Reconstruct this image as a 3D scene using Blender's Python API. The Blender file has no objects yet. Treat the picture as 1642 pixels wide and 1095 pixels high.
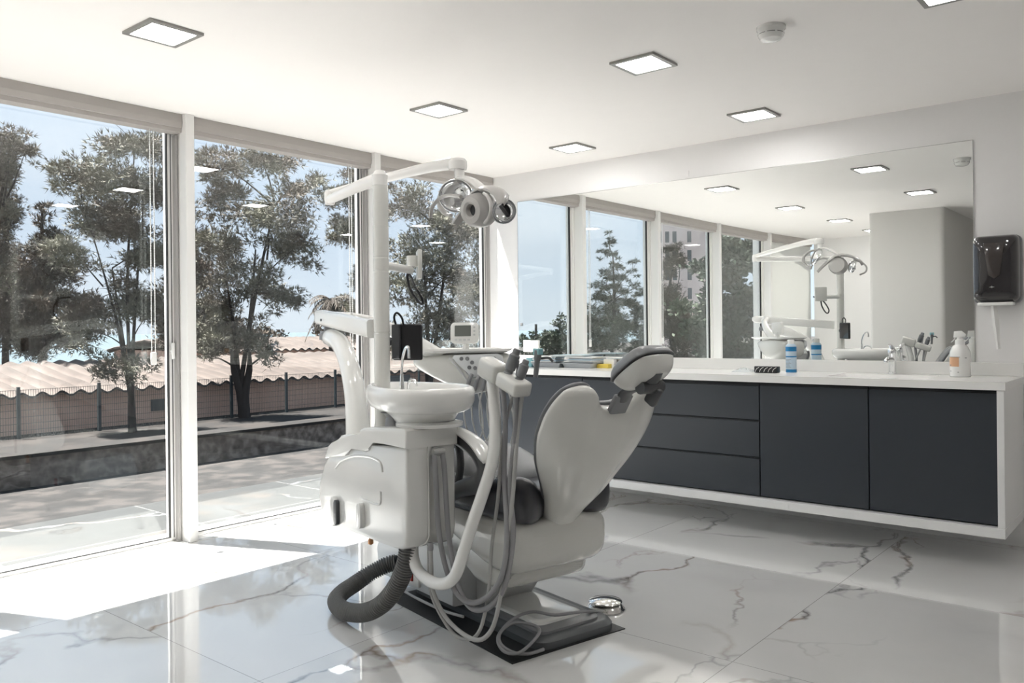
import bpy, bmesh, math, random
from mathutils import Vector, Matrix
from math import sin, cos, pi, sqrt, atan2
random.seed(7)
SC = bpy.context.scene
COL = SC.collection

# ------------------------------------------------------------------ frames
# dental chair frame: local x runs towards the head end, y across, z up
CO = Vector((-2.37, 2.78, 0)); CPHI = math.radians(-13.59)

# ------------------------------------------------------------------ materials
def mat(name, col, rough=0.5, metal=0.0, spec=0.5, coat=0.0, bump=0.0, bscale=30, emis=None, estr=0, var=0.04, trans=0):
    m = bpy.data.materials.new(name); m.use_nodes = True
    nt = m.node_tree; b = nt.nodes['Principled BSDF']
    b.inputs['Roughness'].default_value = rough
    b.inputs['Metallic'].default_value = metal
    b.inputs['Specular IOR Level'].default_value = spec
    b.inputs['Coat Weight'].default_value = coat
    b.inputs['Coat Roughness'].default_value = 0.05
    b.inputs['Transmission Weight'].default_value = trans
    tc = nt.nodes.new('ShaderNodeTexCoord')
    nz = nt.nodes.new('ShaderNodeTexNoise'); nz.inputs['Scale'].default_value = bscale * 0.3; nz.inputs['Detail'].default_value = 3
    nt.links.new(tc.outputs['Object'], nz.inputs['Vector'])
    rp = nt.nodes.new('ShaderNodeMix'); rp.data_type = 'RGBA'
    rp.inputs[6].default_value = (*[c * (1 - var) for c in col], 1); rp.inputs[7].default_value = (*[min(1, c * (1 + var)) for c in col], 1)
    nt.links.new(nz.outputs['Fac'], rp.inputs[0]); nt.links.new(rp.outputs[2], b.inputs['Base Color'])
    if bump:
        n2 = nt.nodes.new('ShaderNodeTexNoise'); n2.inputs['Scale'].default_value = bscale; n2.inputs['Detail'].default_value = 4
        nt.links.new(tc.outputs['Object'], n2.inputs['Vector'])
        bp = nt.nodes.new('ShaderNodeBump'); bp.inputs['Strength'].default_value = bump; bp.inputs['Distance'].default_value = 0.01
        nt.links.new(n2.outputs['Fac'], bp.inputs['Height']); nt.links.new(bp.outputs['Normal'], b.inputs['Normal'])
    if emis:
        b.inputs['Emission Color'].default_value = (*emis, 1); b.inputs['Emission Strength'].default_value = estr
    return m

M = {}
M['wall'] = mat('wall_paint', (0.80, 0.79, 0.785), 0.6, bump=0.02, bscale=200, var=0.01)
M['ceiling'] = mat('ceiling_paint', (0.855, 0.83, 0.81), 0.7, var=0.01)
M['pillar'] = mat('pillar_paint', (0.62, 0.61, 0.59), 0.6, var=0.01)
M['white_gloss'] = mat('white_gloss_plastic', (0.80, 0.80, 0.78), 0.16, spec=0.5, coat=0.5, var=0.01)
M['unit_white'] = mat('warm_white_plastic', (0.72, 0.72, 0.70), 0.2, spec=0.5, coat=0.4, var=0.01)
M['chair_shell'] = mat('chair_shell_plastic', (0.64, 0.64, 0.61), 0.22, coat=0.3, var=0.01)
M['grey_shell'] = mat('console_grey', (0.52, 0.53, 0.53), 0.3, var=0.02)
M['console'] = mat('console_light_grey', (0.62, 0.64, 0.65), 0.3, var=0.02)
M['upholstery'] = mat('slate_upholstery', (0.026, 0.027, 0.034), 0.33, spec=0.6, coat=0.25, bump=0.04, bscale=120)
M['upholstery_grey'] = mat('grey_upholstery', (0.16, 0.165, 0.175), 0.35, spec=0.5, bump=0.04, bscale=120)
M['dark_grey'] = mat('dark_grey_plastic', (0.06, 0.063, 0.068), 0.35, var=0.05)
M['mid_grey'] = mat('mid_grey_plastic', (0.20, 0.205, 0.215), 0.35, var=0.05)
M['base_grey'] = mat('base_plate_grey', (0.10, 0.108, 0.115), 0.35, var=0.05)
M['hose_grey'] = mat('hose_light_grey', (0.40, 0.40, 0.39), 0.4)
M['hose_mid'] = mat('hose_mid_grey', (0.27, 0.27, 0.28), 0.4)
M['hose_dark'] = mat('corrugated_hose_grey', (0.17, 0.17, 0.168), 0.5)
M['arm_white'] = mat('arm_white', (0.78, 0.77, 0.75), 0.25, coat=0.2, var=0.01)
M['lamp_grey'] = mat('lamp_grey', (0.42, 0.41, 0.395), 0.3, coat=0.2)
M['black'] = mat('black_plastic', (0.012, 0.012, 0.014), 0.3)
M['rubber'] = mat('black_rubber', (0.013, 0.013, 0.014), 0.45, bump=0.2, bscale=300)
M['chrome'] = mat('chrome', (0.82, 0.83, 0.84), 0.06, metal=1.0, var=0.01)
M['steel'] = mat('brushed_steel', (0.55, 0.55, 0.54), 0.28, metal=1.0)
M['brass'] = mat('brass', (0.55, 0.28, 0.14), 0.3, metal=1.0)
M['frame_white'] = mat('white_aluminium', (0.82, 0.815, 0.80), 0.35, var=0.01)
M['frame_grey'] = mat('grey_aluminium', (0.36, 0.35, 0.34), 0.35)
M['gasket'] = mat('black_gasket', (0.02, 0.02, 0.02), 0.6)
M['blind'] = mat('blind_cassette', (0.43, 0.405, 0.385), 0.6)
M['cab'] = mat('slate_laminate', (0.034, 0.040, 0.049), 0.33, spec=0.5, bump=0.02, bscale=400, var=0.03)
M['cab_dark'] = mat('carcass_dark', (0.02, 0.022, 0.025), 0.5)
M['counter'] = mat('white_solid_surface', (0.80, 0.795, 0.775), 0.22, var=0.01)
M['surround'] = mat('white_lacquer', (0.80, 0.80, 0.79), 0.25, var=0.01)
M['light_frame'] = mat('light_frame_grey', (0.30, 0.295, 0.28), 0.35, metal=0.5)
M['led'] = mat('led_panel', (0.9, 0.9, 0.9), 0.4, emis=(1.0, 0.985, 0.96), estr=15)
M['socket'] = mat('socket_white', (0.82, 0.81, 0.79), 0.3)
M['blue'] = mat('blue_label', (0.01, 0.20, 0.46), 0.3)
M['label'] = mat('pale_label', (0.50, 0.62, 0.72), 0.3)
M['peach'] = mat('peach_label', (0.72, 0.42, 0.25), 0.4)
M['teal'] = mat('teal_plastic', (0.25, 0.48, 0.52), 0.4)
M['yellow'] = mat('yellow_card', (0.72, 0.56, 0.10), 0.5)
M['paper'] = mat('paper_white', (0.80, 0.80, 0.78), 0.8)
M['paper_blue'] = mat('paper_blue', (0.50, 0.62, 0.68), 0.7)
M['tray'] = mat('grey_tray', (0.42, 0.44, 0.46), 0.35, metal=0.3)
M['red'] = mat('red_switch', (0.30, 0.02, 0.015), 0.3)
M['screen'] = mat('lcd_grey', (0.13, 0.14, 0.13), 0.2)
M['pedal_steel'] = mat('pedal_chrome', (0.7, 0.69, 0.67), 0.12, metal=1.0)
M['tire'] = M['black']

# marble -------------------------------------------------------------
def marble(name, rough, coat, grout=True, sx=1.25, sy=1.2, ox=-1.35, oy=1.70, tint=(0.735, 0.735, 0.73)):
    m = bpy.data.materials.new(name); m.use_nodes = True
    nt = m.node_tree; N = nt.nodes; L = nt.links; b = N['Principled BSDF']
    def nd(t, **k):
        n = N.new(t)
        for a, v in k.items(): setattr(n, a, v)
        return n
    def mth(op, a, c=None, clamp=False):
        n = nd('ShaderNodeMath', operation=op, use_clamp=clamp)
        for i, v in enumerate((a, c)):
            if v is None: continue
            if hasattr(v, 'links') or hasattr(v, 'is_linked'): L.new(v, n.inputs[i])
            else: n.inputs[i].default_value = v
        return n.outputs[0]
    geo = nd('ShaderNodeNewGeometry'); pos = geo.outputs['Position']
    sep = nd('ShaderNodeSeparateXYZ'); L.new(pos, sep.inputs[0])
    tx = mth('DIVIDE', mth('SUBTRACT', sep.outputs[0], ox), sx); ty = mth('DIVIDE', mth('SUBTRACT', sep.outputs[1], oy), sy)
    fx = mth('FLOOR', tx); fy = mth('FLOOR', ty)
    cmb = nd('ShaderNodeCombineXYZ'); L.new(mth('MULTIPLY', fx, 3.71), cmb.inputs[0]); L.new(mth('MULTIPLY', fy, 2.13), cmb.inputs[1]); L.new(mth('MULTIPLY', mth('ADD', fx, fy), 1.37), cmb.inputs[2])
    vadd = nd('ShaderNodeVectorMath', operation='ADD'); L.new(pos, vadd.inputs[0]); L.new(cmb.outputs[0], vadd.inputs[1])
    base = vadd.outputs[0]
    # domain warp
    def warped(scale, amt, off):
        n = nd('ShaderNodeTexNoise'); n.inputs['Scale'].default_value = scale; n.inputs['Detail'].default_value = 5
        o = nd('ShaderNodeVectorMath', operation='ADD'); L.new(base, o.inputs[0]); o.inputs[1].default_value = (off, off * .7, off * .3)
        L.new(o.outputs[0], n.inputs['Vector'])
        s = nd('ShaderNodeVectorMath', operation='SUBTRACT'); L.new(n.outputs['Color'], s.inputs[0]); s.inputs[1].default_value = (.5, .5, .5)
        q = nd('ShaderNodeVectorMath', operation='SCALE'); L.new(s.outputs[0], q.inputs[0]); q.inputs['Scale'].default_value = amt
        a = nd('ShaderNodeVectorMath', operation='ADD'); L.new(o.outputs[0], a.inputs[0]); L.new(q.outputs[0], a.inputs[1])
        return a.outputs[0]
    def vein(scale, warp, off, width, stretch=(1, .45, 1)):
        mp = nd('ShaderNodeMapping'); L.new(warped(1.6, warp, off), mp.inputs['Vector']); mp.inputs['Scale'].default_value = stretch
        mp.inputs['Rotation'].default_value = (0, 0, 0.5)
        v = nd('ShaderNodeTexVoronoi', feature='DISTANCE_TO_EDGE'); v.inputs['Scale'].default_value = scale
        L.new(mp.outputs[0], v.inputs['Vector'])
        r = nd('ShaderNodeMapRange', clamp=True); L.new(v.outputs['Distance'], r.inputs['Value'])
        r.inputs['From Min'].default_value = 0; r.inputs['From Max'].default_value = width
        r.inputs['To Min'].default_value = 1; r.inputs['To Max'].default_value = 0
        return r.outputs[0]
    def mask(scale, off, lo, hi):
        n = nd('ShaderNodeTexNoise'); n.inputs['Scale'].default_value = scale; n.inputs['Detail'].default_value = 2
        o = nd('ShaderNodeVectorMath', operation='ADD'); L.new(base, o.inputs[0]); o.inputs[1].default_value = (off, off, off)
        L.new(o.outputs[0], n.inputs['Vector'])
        r = nd('ShaderNodeMapRange', clamp=True); L.new(n.outputs['Fac'], r.inputs['Value'])
        r.inputs['From Min'].default_value = lo; r.inputs['From Max'].default_value = hi
        return r.outputs[0]
    v1 = mth('MULTIPLY', mth('POWER', vein(0.62, 0.75, 3.1, 0.014), 1.4), mask(0.8, 9, .45, .56))
    v2 = mth('MULTIPLY', mth('MULTIPLY', vein(1.3, .9, 7.7, 0.016), mask(1.1, 4, .53, .62)), .55)
    v3 = mth('MULTIPLY', mth('MULTIPLY', vein(0.5, 1.1, 12.3, 0.09), mask(.9, 2, .42, .62)), .14)
    allv = mth('MAXIMUM', mth('MAXIMUM', v1, v2), v3, True)
    # soft clouding
    cl = nd('ShaderNodeTexNoise'); cl.inputs['Scale'].default_value = 1.3; cl.inputs['Detail'].default_value = 6
    mp2 = nd('ShaderNodeMapping'); L.new(warped(1.2, .5, 1.), mp2.inputs['Vector']); mp2.inputs['Scale'].default_value = (.5, 2.2, 1); mp2.inputs['Rotation'].default_value = (0, 0, .25)
    L.new(mp2.outputs[0], cl.inputs['Vector'])
    c1 = nd('ShaderNodeMix', data_type='RGBA'); L.new(cl.outputs['Fac'], c1.inputs[0])
    c1.inputs[6].default_value = (tint[0] * .93, tint[1] * .935, tint[2] * .94, 1); c1.inputs[7].default_value = (tint[0] * 1.03, tint[1] * 1.03, tint[2] * 1.02, 1)
    vc = nd('ShaderNodeMix', data_type='RGBA'); L.new(mask(2.3, 21, .45, .6), vc.inputs[0])
    vc.inputs[6].default_value = (.19, .195, .20, 1); vc.inputs[7].default_value = (.34, .24, .17, 1)
    c2 = nd('ShaderNodeMix', data_type='RGBA'); L.new(allv, c2.inputs[0]); L.new(c1.outputs[2], c2.inputs[6]); L.new(vc.outputs[2], c2.inputs[7])
    col = c2.outputs[2]
    if grout:
        def edge(t, s):
            fr = mth('FRACT', t); d = mth('MULTIPLY', mth('MINIMUM', fr, mth('SUBTRACT', 1.0, fr)), s)
            return mth('LESS_THAN', d, 0.0016)
        g = mth('MAXIMUM', edge(tx, sx), edge(ty, sy))
        c3 = nd('ShaderNodeMix', data_type='RGBA'); L.new(g, c3.inputs[0]); L.new(col, c3.inputs[6]); c3.inputs[7].default_value = (.36, .35, .34, 1)
        col = c3.outputs[2]
    L.new(col, b.inputs['Base Color'])
    b.inputs['Roughness'].default_value = rough; b.inputs['Coat Weight'].default_value = coat; b.inputs['Coat Roughness'].default_value = .012
    b.inputs['Coat IOR'].default_value = 2.2; b.inputs['Specular IOR Level'].default_value = .5
    # faint waviness of the polished surface
    wn = nd('ShaderNodeTexNoise'); wn.inputs['Scale'].default_value = 3.0; L.new(pos, wn.inputs['Vector'])
    bp = nd('ShaderNodeBump'); bp.inputs['Strength'].default_value = .10; bp.inputs['Distance'].default_value = .006
    L.new(wn.outputs['Fac'], bp.inputs['Height']); L.new(bp.outputs['Normal'], b.inputs['Coat Normal'])
    return m
M['marble'] = marble('polished_marble', .25, 1.0)
M['marble_out'] = marble('terrace_marble', .55, 0.0, tint=(.028, .029, .028))

def ground_mat(name, c1, c2, c3, scale):
    m = bpy.data.materials.new(name); m.use_nodes = True; nt = m.node_tree; b = nt.nodes['Principled BSDF']
    geo = nt.nodes.new('ShaderNodeNewGeometry')
    n1 = nt.nodes.new('ShaderNodeTexNoise'); n1.inputs['Scale'].default_value = scale; n1.inputs['Detail'].default_value = 8
    nt.links.new(geo.outputs['Position'], n1.inputs['Vector'])
    cr = nt.nodes.new('ShaderNodeValToRGB'); e = cr.color_ramp.elements
    e[0].position = .35; e[0].color = (*c1, 1); e[1].position = .62; e[1].color = (*c3, 1)
    x = cr.color_ramp.elements.new(.5); x.color = (*c2, 1)
    nt.links.new(n1.outputs['Fac'], cr.inputs[0]); nt.links.new(cr.outputs[0], b.inputs['Base Color'])
    b.inputs['Roughness'].default_value = .95
    return m
M['asphalt'] = ground_mat('asphalt', (.010, .0095, .009), (.018, .0165, .0155), (.04, .035, .032), 2.5)
M['earth'] = ground_mat('dry_earth', (.006, .0048, .004), (.009, .0072, .006), (.022, .017, .014), 1.4)
M['stone'] = ground_mat('rough_stone', (.06, .048, .040), (.12, .10, .085), (.20, .17, .15), 6)
M['render_pink'] = ground_mat('pink_render', (.66, .43, .33), (.70, .46, .36), (.74, .50, .39), 1.0)
M['sea'] = mat('sea', (.075, .10, .115), .95, spec=.1)
M['concrete'] = ground_mat('pale_concrete', (.035, .034, .032), (.045, .044, .042), (.06, .058, .055), 2)
M['ext_white'] = ground_mat('white_render', (.70, .70, .68), (.74, .74, .72), (.78, .78, .76), 1)
M['post'] = mat('fence_post', (.03, .04, .045), .5)
M['bark'] = mat('bark', (.025, .018, .015), .9, bump=.5, bscale=12, var=.4)
M['facade'] = ground_mat('facade', (.66, .52, .47), (.70, .56, .51), (.74, .61, .56), .3)
M['dark_glass'] = mat('dark_window', (.05, .06, .07), .1)

def roof_mat():
    m = bpy.data.materials.new('corrugated_roof'); m.use_nodes = True; nt = m.node_tree; b = nt.nodes['Principled BSDF']
    geo = nt.nodes.new('ShaderNodeNewGeometry')
    n1 = nt.nodes.new('ShaderNodeTexNoise'); n1.inputs['Scale'].default_value = 1.2; n1.inputs['Detail'].default_value = 8
    nt.links.new(geo.outputs['Position'], n1.inputs['Vector'])
    cr = nt.nodes.new('ShaderNodeValToRGB'); e = cr.color_ramp.elements
    e[0].position = .35; e[0].color = (.062, .048, .041, 1); e[1].position = .6; e[1].color = (.098, .078, .067, 1)
    # rib shading painted into the colour as dark stripes along the corrugation
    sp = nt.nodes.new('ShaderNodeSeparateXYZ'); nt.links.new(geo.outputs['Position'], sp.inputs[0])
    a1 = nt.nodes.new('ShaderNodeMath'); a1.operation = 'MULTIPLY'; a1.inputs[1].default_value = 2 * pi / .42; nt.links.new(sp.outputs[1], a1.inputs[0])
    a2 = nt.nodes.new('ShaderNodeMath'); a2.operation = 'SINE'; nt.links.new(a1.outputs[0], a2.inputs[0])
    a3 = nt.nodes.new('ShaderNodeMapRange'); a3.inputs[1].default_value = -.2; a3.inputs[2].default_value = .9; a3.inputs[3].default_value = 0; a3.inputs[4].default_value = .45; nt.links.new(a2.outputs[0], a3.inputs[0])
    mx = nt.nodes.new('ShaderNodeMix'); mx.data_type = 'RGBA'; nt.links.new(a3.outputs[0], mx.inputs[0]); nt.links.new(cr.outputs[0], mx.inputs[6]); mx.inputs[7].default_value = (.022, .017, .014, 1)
    nt.links.new(n1.outputs['Fac'], cr.inputs[0]); nt.links.new(mx.outputs[2], b.inputs['Base Color']); b.inputs['Roughness'].default_value = .9
    return m
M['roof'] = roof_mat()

def leaf_mat(name, c1, c2, c3):
    m = bpy.data.materials.new(name); m.use_nodes = True; nt = m.node_tree; b = nt.nodes['Principled BSDF']
    geo = nt.nodes.new('ShaderNodeNewGeometry')
    n1 = nt.nodes.new('ShaderNodeTexNoise'); n1.inputs['Scale'].default_value = .9; n1.inputs['Detail'].default_value = 4
    nt.links.new(geo.outputs['Position'], n1.inputs['Vector'])
    cr = nt.nodes.new('ShaderNodeValToRGB'); e = cr.color_ramp.elements
    e[0].position = .38; e[0].color = (*c1, 1); e[1].position = .62; e[1].color = (*c3, 1)
    x = cr.color_ramp.elements.new(.5); x.color = (*c2, 1)
    nt.links.new(n1.outputs['Fac'], cr.inputs[0]); nt.links.new(cr.outputs[0], b.inputs['Base Color']); b.inputs['Roughness'].default_value = .7
    b.inputs['Specular IOR Level'].default_value = .2
    return m
M['leaf_pine'] = leaf_mat('pine_needles', (.11, .088, .068), (.135, .128, .10), (.18, .18, .135))
M['leaf_dark'] = leaf_mat('dark_needles', (.042, .034, .028), (.058, .05, .04), (.10, .075, .055))
M['leaf_green'] = leaf_mat('green_needles', (.03, .045, .032), (.048, .066, .045), (.08, .10, .065))

def glass_mat():
    m = bpy.data.materials.new('window_glass'); m.use_nodes = True; nt = m.node_tree
    for n in list(nt.nodes): nt.nodes.remove(n)
    out = nt.nodes.new('ShaderNodeOutputMaterial'); mx = nt.nodes.new('ShaderNodeMixShader')
    tr = nt.nodes.new('ShaderNodeBsdfTransparent'); tr.inputs[0].default_value = (.925, .93, .925, 1)
    gl = nt.nodes.new('ShaderNodeBsdfGlossy'); gl.inputs['Roughness'].default_value = 0.0; gl.inputs['Color'].default_value = (.9, .93, .92, 1)
    # Schlick reflectance from the angle between the view and the pane
    geo = nt.nodes.new('ShaderNodeNewGeometry'); dt = nt.nodes.new('ShaderNodeVectorMath'); dt.operation = 'DOT_PRODUCT'
    nt.links.new(geo.outputs['Normal'], dt.inputs[0]); nt.links.new(geo.outputs['Incoming'], dt.inputs[1])
    def mm(op, x, y=None):
        n = nt.nodes.new('ShaderNodeMath'); n.operation = op
        for i, v in enumerate((x, y)):
            if v is None: continue
            if isinstance(v, (int, float)): n.inputs[i].default_value = v
            else: nt.links.new(v, n.inputs[i])
        return n.outputs[0]
    sc = mm('POWER', mm('SUBTRACT', 1.0, mm('ABSOLUTE', dt.outputs['Value'])), 5.0)
    F = mm('ADD', mm('MULTIPLY', sc, .90), .075)
    nt.links.new(F, mx.inputs[0]); fr = None
    nt.links.new(tr.outputs[0], mx.inputs[1]); nt.links.new(gl.outputs[0], mx.inputs[2]); nt.links.new(mx.outputs[0], out.inputs[0])
    return m
M['glass'] = glass_mat()
def clear_plastic():
    m = bpy.data.materials.new('clear_film'); m.use_nodes = True; nt = m.node_tree
    for n in list(nt.nodes): nt.nodes.remove(n)
    out = nt.nodes.new('ShaderNodeOutputMaterial'); mx = nt.nodes.new('ShaderNodeMixShader'); mx.inputs[0].default_value = .35
    tr = nt.nodes.new('ShaderNodeBsdfTransparent'); gl = nt.nodes.new('ShaderNodeBsdfPrincipled'); gl.inputs['Base Color'].default_value = (.75, .82, .85, 1); gl.inputs['Roughness'].default_value = .15
    nt.links.new(tr.outputs[0], mx.inputs[1]); nt.links.new(gl.outputs[0], mx.inputs[2]); nt.links.new(mx.outputs[0], out.inputs[0])
    return m
M['film'] = clear_plastic()
def smoked():
    m = mat('smoked_plastic', (.02, .018, .02), .07, spec=.6, coat=.6); return m
M['smoked'] = smoked()
def mirror_mat():
    m = bpy.data.materials.new('silvered_mirror'); m.use_nodes = True; b = m.node_tree.nodes['Principled BSDF']
    b.inputs['Base Color'].default_value = (.90, .915, .905, 1); b.inputs['Metallic'].default_value = 1; b.inputs['Roughness'].default_value = 0
    return m
M['mirror'] = mirror_mat()

# ------------------------------------------------------------------ mesh helpers
def box(bm, c, s, rz=0, ry=0, rx=0, bev=0, seg=2):
    r = bmesh.ops.create_cube(bm, size=1)
    vs = r['verts']
    mt = Matrix.Translation(c) @ Matrix.Rotation(rz, 4, 'Z') @ Matrix.Rotation(ry, 4, 'Y') @ Matrix.Rotation(rx, 4, 'X') @ Matrix.Diagonal((*s, 1))
    bmesh.ops.transform(bm, matrix=mt, verts=vs)
    if bev:
        es = list({e for v in vs for e in v.link_edges})
        bmesh.ops.bevel(bm, geom=es, offset=bev, segments=seg, affect='EDGES', profile=.5)
    return vs
def bx(bm, x0, x1, y0, y1, z0, z1, bev=0, seg=2):
    return box(bm, ((x0 + x1) / 2, (y0 + y1) / 2, (z0 + z1) / 2), (abs(x1 - x0), abs(y1 - y0), abs(z1 - z0)), bev=bev, seg=seg)
def catmull(pts, n=6):
    if len(pts) < 3: return [Vector(p) for p in pts]
    P = [Vector(p) for p in pts]; P = [P[0] * 2 - P[1]] + P + [P[-1] * 2 - P[-2]]
    out = []
    for i in range(1, len(P) - 2):
        for k in range(n):
            t = k / n; a, b, c, d = P[i - 1:i + 3]
            out.append(.5 * ((2 * b) + (-a + c) * t + (2 * a - 5 * b + 4 * c - d) * t * t + (-a + 3 * b - 3 * c + d) * t ** 3))
    out.append(P[-2]); return out
def tube(bm, pts, rad, seg=12, n=6, smooth=True, caps=True, closed=False, flat=None):
    """sweep a circle (or ellipse: flat = (width factor, height factor)) along the points; rad may be a list"""
    m0 = len(pts); P = catmull(pts, n) if smooth else [Vector(p) for p in pts]
    if isinstance(rad, (list, tuple)):
        R = []
        for i in range(len(P)):
            u = i / (len(P) - 1) * (m0 - 1); j = min(int(u), m0 - 2); R.append(rad[j] + (rad[j + 1] - rad[j]) * (u - j))
    elif callable(rad): R = [rad(i / (len(P) - 1)) for i in range(len(P))]
    else: R = [rad] * len(P)
    T = []
    for i in range(len(P)):
        a = P[max(0, i - 1)]; b = P[min(len(P) - 1, i + 1)]
        if closed: a = P[(i - 1) % (len(P) - 1)] if i else P[-2]; b = P[(i + 1) % (len(P) - 1)] if i < len(P) - 1 else P[1]
        t = (b - a); T.append(t.normalized() if t.length > 1e-9 else Vector((0, 0, 1)))
    up = Vector((0, 0, 1)) if abs(T[0].z) < .9 else Vector((1, 0, 0))
    nrm = (up - T[0] * up.dot(T[0])).normalized(); rings = []
    for i in range(len(P)):
        nrm = (nrm - T[i] * nrm.dot(T[i])); nrm = nrm.normalized() if nrm.length > 1e-6 else T[i].orthogonal().normalized()
        bi = T[i].cross(nrm)
        fw, fh = flat if flat else (1, 1)
        rings.append([bm.verts.new(P[i] + (nrm * cos(2 * pi * k / seg) * fh + bi * sin(2 * pi * k / seg) * fw) * R[i]) for k in range(seg)])
    for i in range(len(rings) - 1):
        for k in range(seg):
            bm.faces.new((rings[i][k], rings[i][(k + 1) % seg], rings[i + 1][(k + 1) % seg], rings[i + 1][k]))
    if caps and not closed:
        bm.faces.new(rings[0][::-1]); bm.faces.new(rings[-1])
    return rings
def lathe(bm, prof, c=(0, 0, 0), seg=32, axis=None, sx=1, sy=1):
    rings = []
    q = Matrix.Identity(3) if axis is None else Vector((0, 0, 1)).rotation_difference(Vector(axis).normalized()).to_matrix()
    for r, z in prof:
        if r < 1e-6: rings.append([bm.verts.new(Vector(c) + q @ Vector((0, 0, z)))])
        else: rings.append([bm.verts.new(Vector(c) + q @ Vector((r * sx * cos(2 * pi * k / seg), r * sy * sin(2 * pi * k / seg), z))) for k in range(seg)])
    for a, b in zip(rings, rings[1:]):
        for k in range(seg):
            k2 = (k + 1) % seg
            if len(a) == 1 and len(b) == 1: continue
            if len(a) == 1: bm.faces.new((a[0], b[k2], b[k]))
            elif len(b) == 1: bm.faces.new((a[k], a[k2], b[0]))
            else: bm.faces.new((a[k], a[k2], b[k2], b[k]))
    return rings
def prism(bm, pts, ext, bev=0, seg=2):
    """extrude a closed polygon (list of 3D points) by the vector ext"""
    e = Vector(ext)
    a = [bm.verts.new(Vector(p)) for p in pts]; b = [bm.verts.new(Vector(p) + e) for p in pts]; n = len(pts)
    f = [bm.faces.new(a), bm.faces.new(b[::-1])]
    for i in range(n): f.append(bm.faces.new((a[i], b[i], b[(i + 1) % n], a[(i + 1) % n])))
    if bev:
        es = list({ed for fc in f[:2] for ed in fc.edges})
        bmesh.ops.bevel(bm, geom=es, offset=bev, segments=seg, affect='EDGES', profile=.5)
def loft(bm, rings, cap=True):
    R = [[bm.verts.new(Vector(p)) for p in r] for r in rings]; n = len(R[0])
    for a, b in zip(R, R[1:]):
        for k in range(n): bm.faces.new((a[k], a[(k + 1) % n], b[(k + 1) % n], b[k]))
    if cap: bm.faces.new(R[0][::-1]); bm.faces.new(R[-1])
def rrect(cx, cy, w, h, r, n=5):
    out = []
    for sx, sy, a0 in ((1, 1, 0), (-1, 1, pi / 2), (-1, -1, pi), (1, -1, 3 * pi / 2)):
        for k in range(n + 1):
            a = a0 + k * pi / 2 / n; out.append((cx + sx * (w / 2 - r) + r * cos(a), cy + sy * (h / 2 - r) + r * sin(a)))
    return out

# ------------------------------------------------------------------ object helpers
def tag(o, label, cat, group=None, kind=None):
    if label: o['label'] = label
    if cat: o['category'] = cat
    if group: o['group'] = group
    if kind: o['kind'] = kind
    return o
def finish(name, bm, m, smooth=True, sub=0, ang=35):
    bmesh.ops.recalc_face_normals(bm, faces=bm.faces)
    me = bpy.data.meshes.new(name); bm.to_mesh(me); bm.free()
    ms = m if isinstance(m, list) else [m]
    for x in ms: me.materials.append(x)
    o = bpy.data.objects.new(name, me); COL.objects.link(o)
    if smooth:
        for p in me.polygons: p.use_smooth = True
        if not sub:
            try: me.set_sharp_from_angle(angle=math.radians(ang))
            except Exception: pass
    if sub:
        md = o.modifiers.new('subdivision', 'SUBSURF'); md.levels = sub; md.render_levels = sub
    return o
ORG = {}
def thing(name, label, cat, base, frame=None, group=None):
    """an Empty at the base of a thing; frame 'C' = dental chair frame"""
    o = bpy.data.objects.new(name, None); COL.objects.link(o); o.empty_display_size = .1
    tag(o, label, cat, group)
    b = Vector(base)
    if frame == 'C':
        o.location = CO + Matrix.Rotation(CPHI, 3, 'Z') @ b; o.rotation_euler = (0, 0, CPHI)
    else: o.location = b
    ORG[o.name] = b
    return o
def part(name, bm, m, parent, smooth=True, sub=0, ang=35, label=None):
    b = ORG[parent.name]
    bmesh.ops.translate(bm, vec=-b, verts=bm.verts)
    o = finish(name, bm, m, smooth, sub, ang); o.parent = parent; ORG[o.name] = b
    if label: o['label'] = label
    return o
def single(name, bm, m, label, cat, base, frame=None, group=None, smooth=True, sub=0, ang=35):
    b = Vector(base); bmesh.ops.translate(bm, vec=-b, verts=bm.verts)
    o = finish(name, bm, m, smooth, sub, ang)
    if frame == 'C': o.location = CO + Matrix.Rotation(CPHI, 3, 'Z') @ b; o.rotation_euler = (0, 0, CPHI)
    else: o.location = b
    return tag(o, label, cat, group)
def struct(name, bm, m, smooth=False, parent=None):
    o = finish(name, bm, m, smooth)
    if parent is None: o['kind'] = 'structure'
    else: o.parent = parent
    return o
def copy_tree(o, parent=None):
    c = o.copy(); COL.objects.link(c); c.parent = parent
    for ch in list(o.children):
        copy_tree(ch, c)
    return c
NB = bmesh.new

# ================================================================== ROOM
YW = 5.39; ZC = 2.55; XR = 1.75; YB = -1.80
bm = NB(); bx(bm, -4.62, XR, YB, YW, -.12, 0); struct('floor', bm, M['marble'])
bm = NB(); bx(bm, -4.70, XR + .15, YB - .15, YW + .15, ZC, ZC + .3); struct('ceiling', bm, M['ceiling'])
bm = NB(); bx(bm, -4.72, XR + .15, YW, YW + .18, -.12, ZC); struct('wall_mirror_side', bm, M['wall'])
bm = NB(); bx(bm, XR, XR + .15, YB, YW, -.12, ZC); struct('wall_right', bm, M['wall'])
bm = NB(); bx(bm, -4.47, XR, YB - .15, YB, -.12, ZC); struct('wall_back', bm, M['wall'])
# partition block with rounded corner, seen only in the mirror
bm = NB(); prism(bm, [(x, y, 0) for x, y in rrect(-2.5525, -.56, .795, 2.48, .05)], (0, 0, ZC)); struct('wall_partition', bm, M['pillar'], smooth=True)

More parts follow.
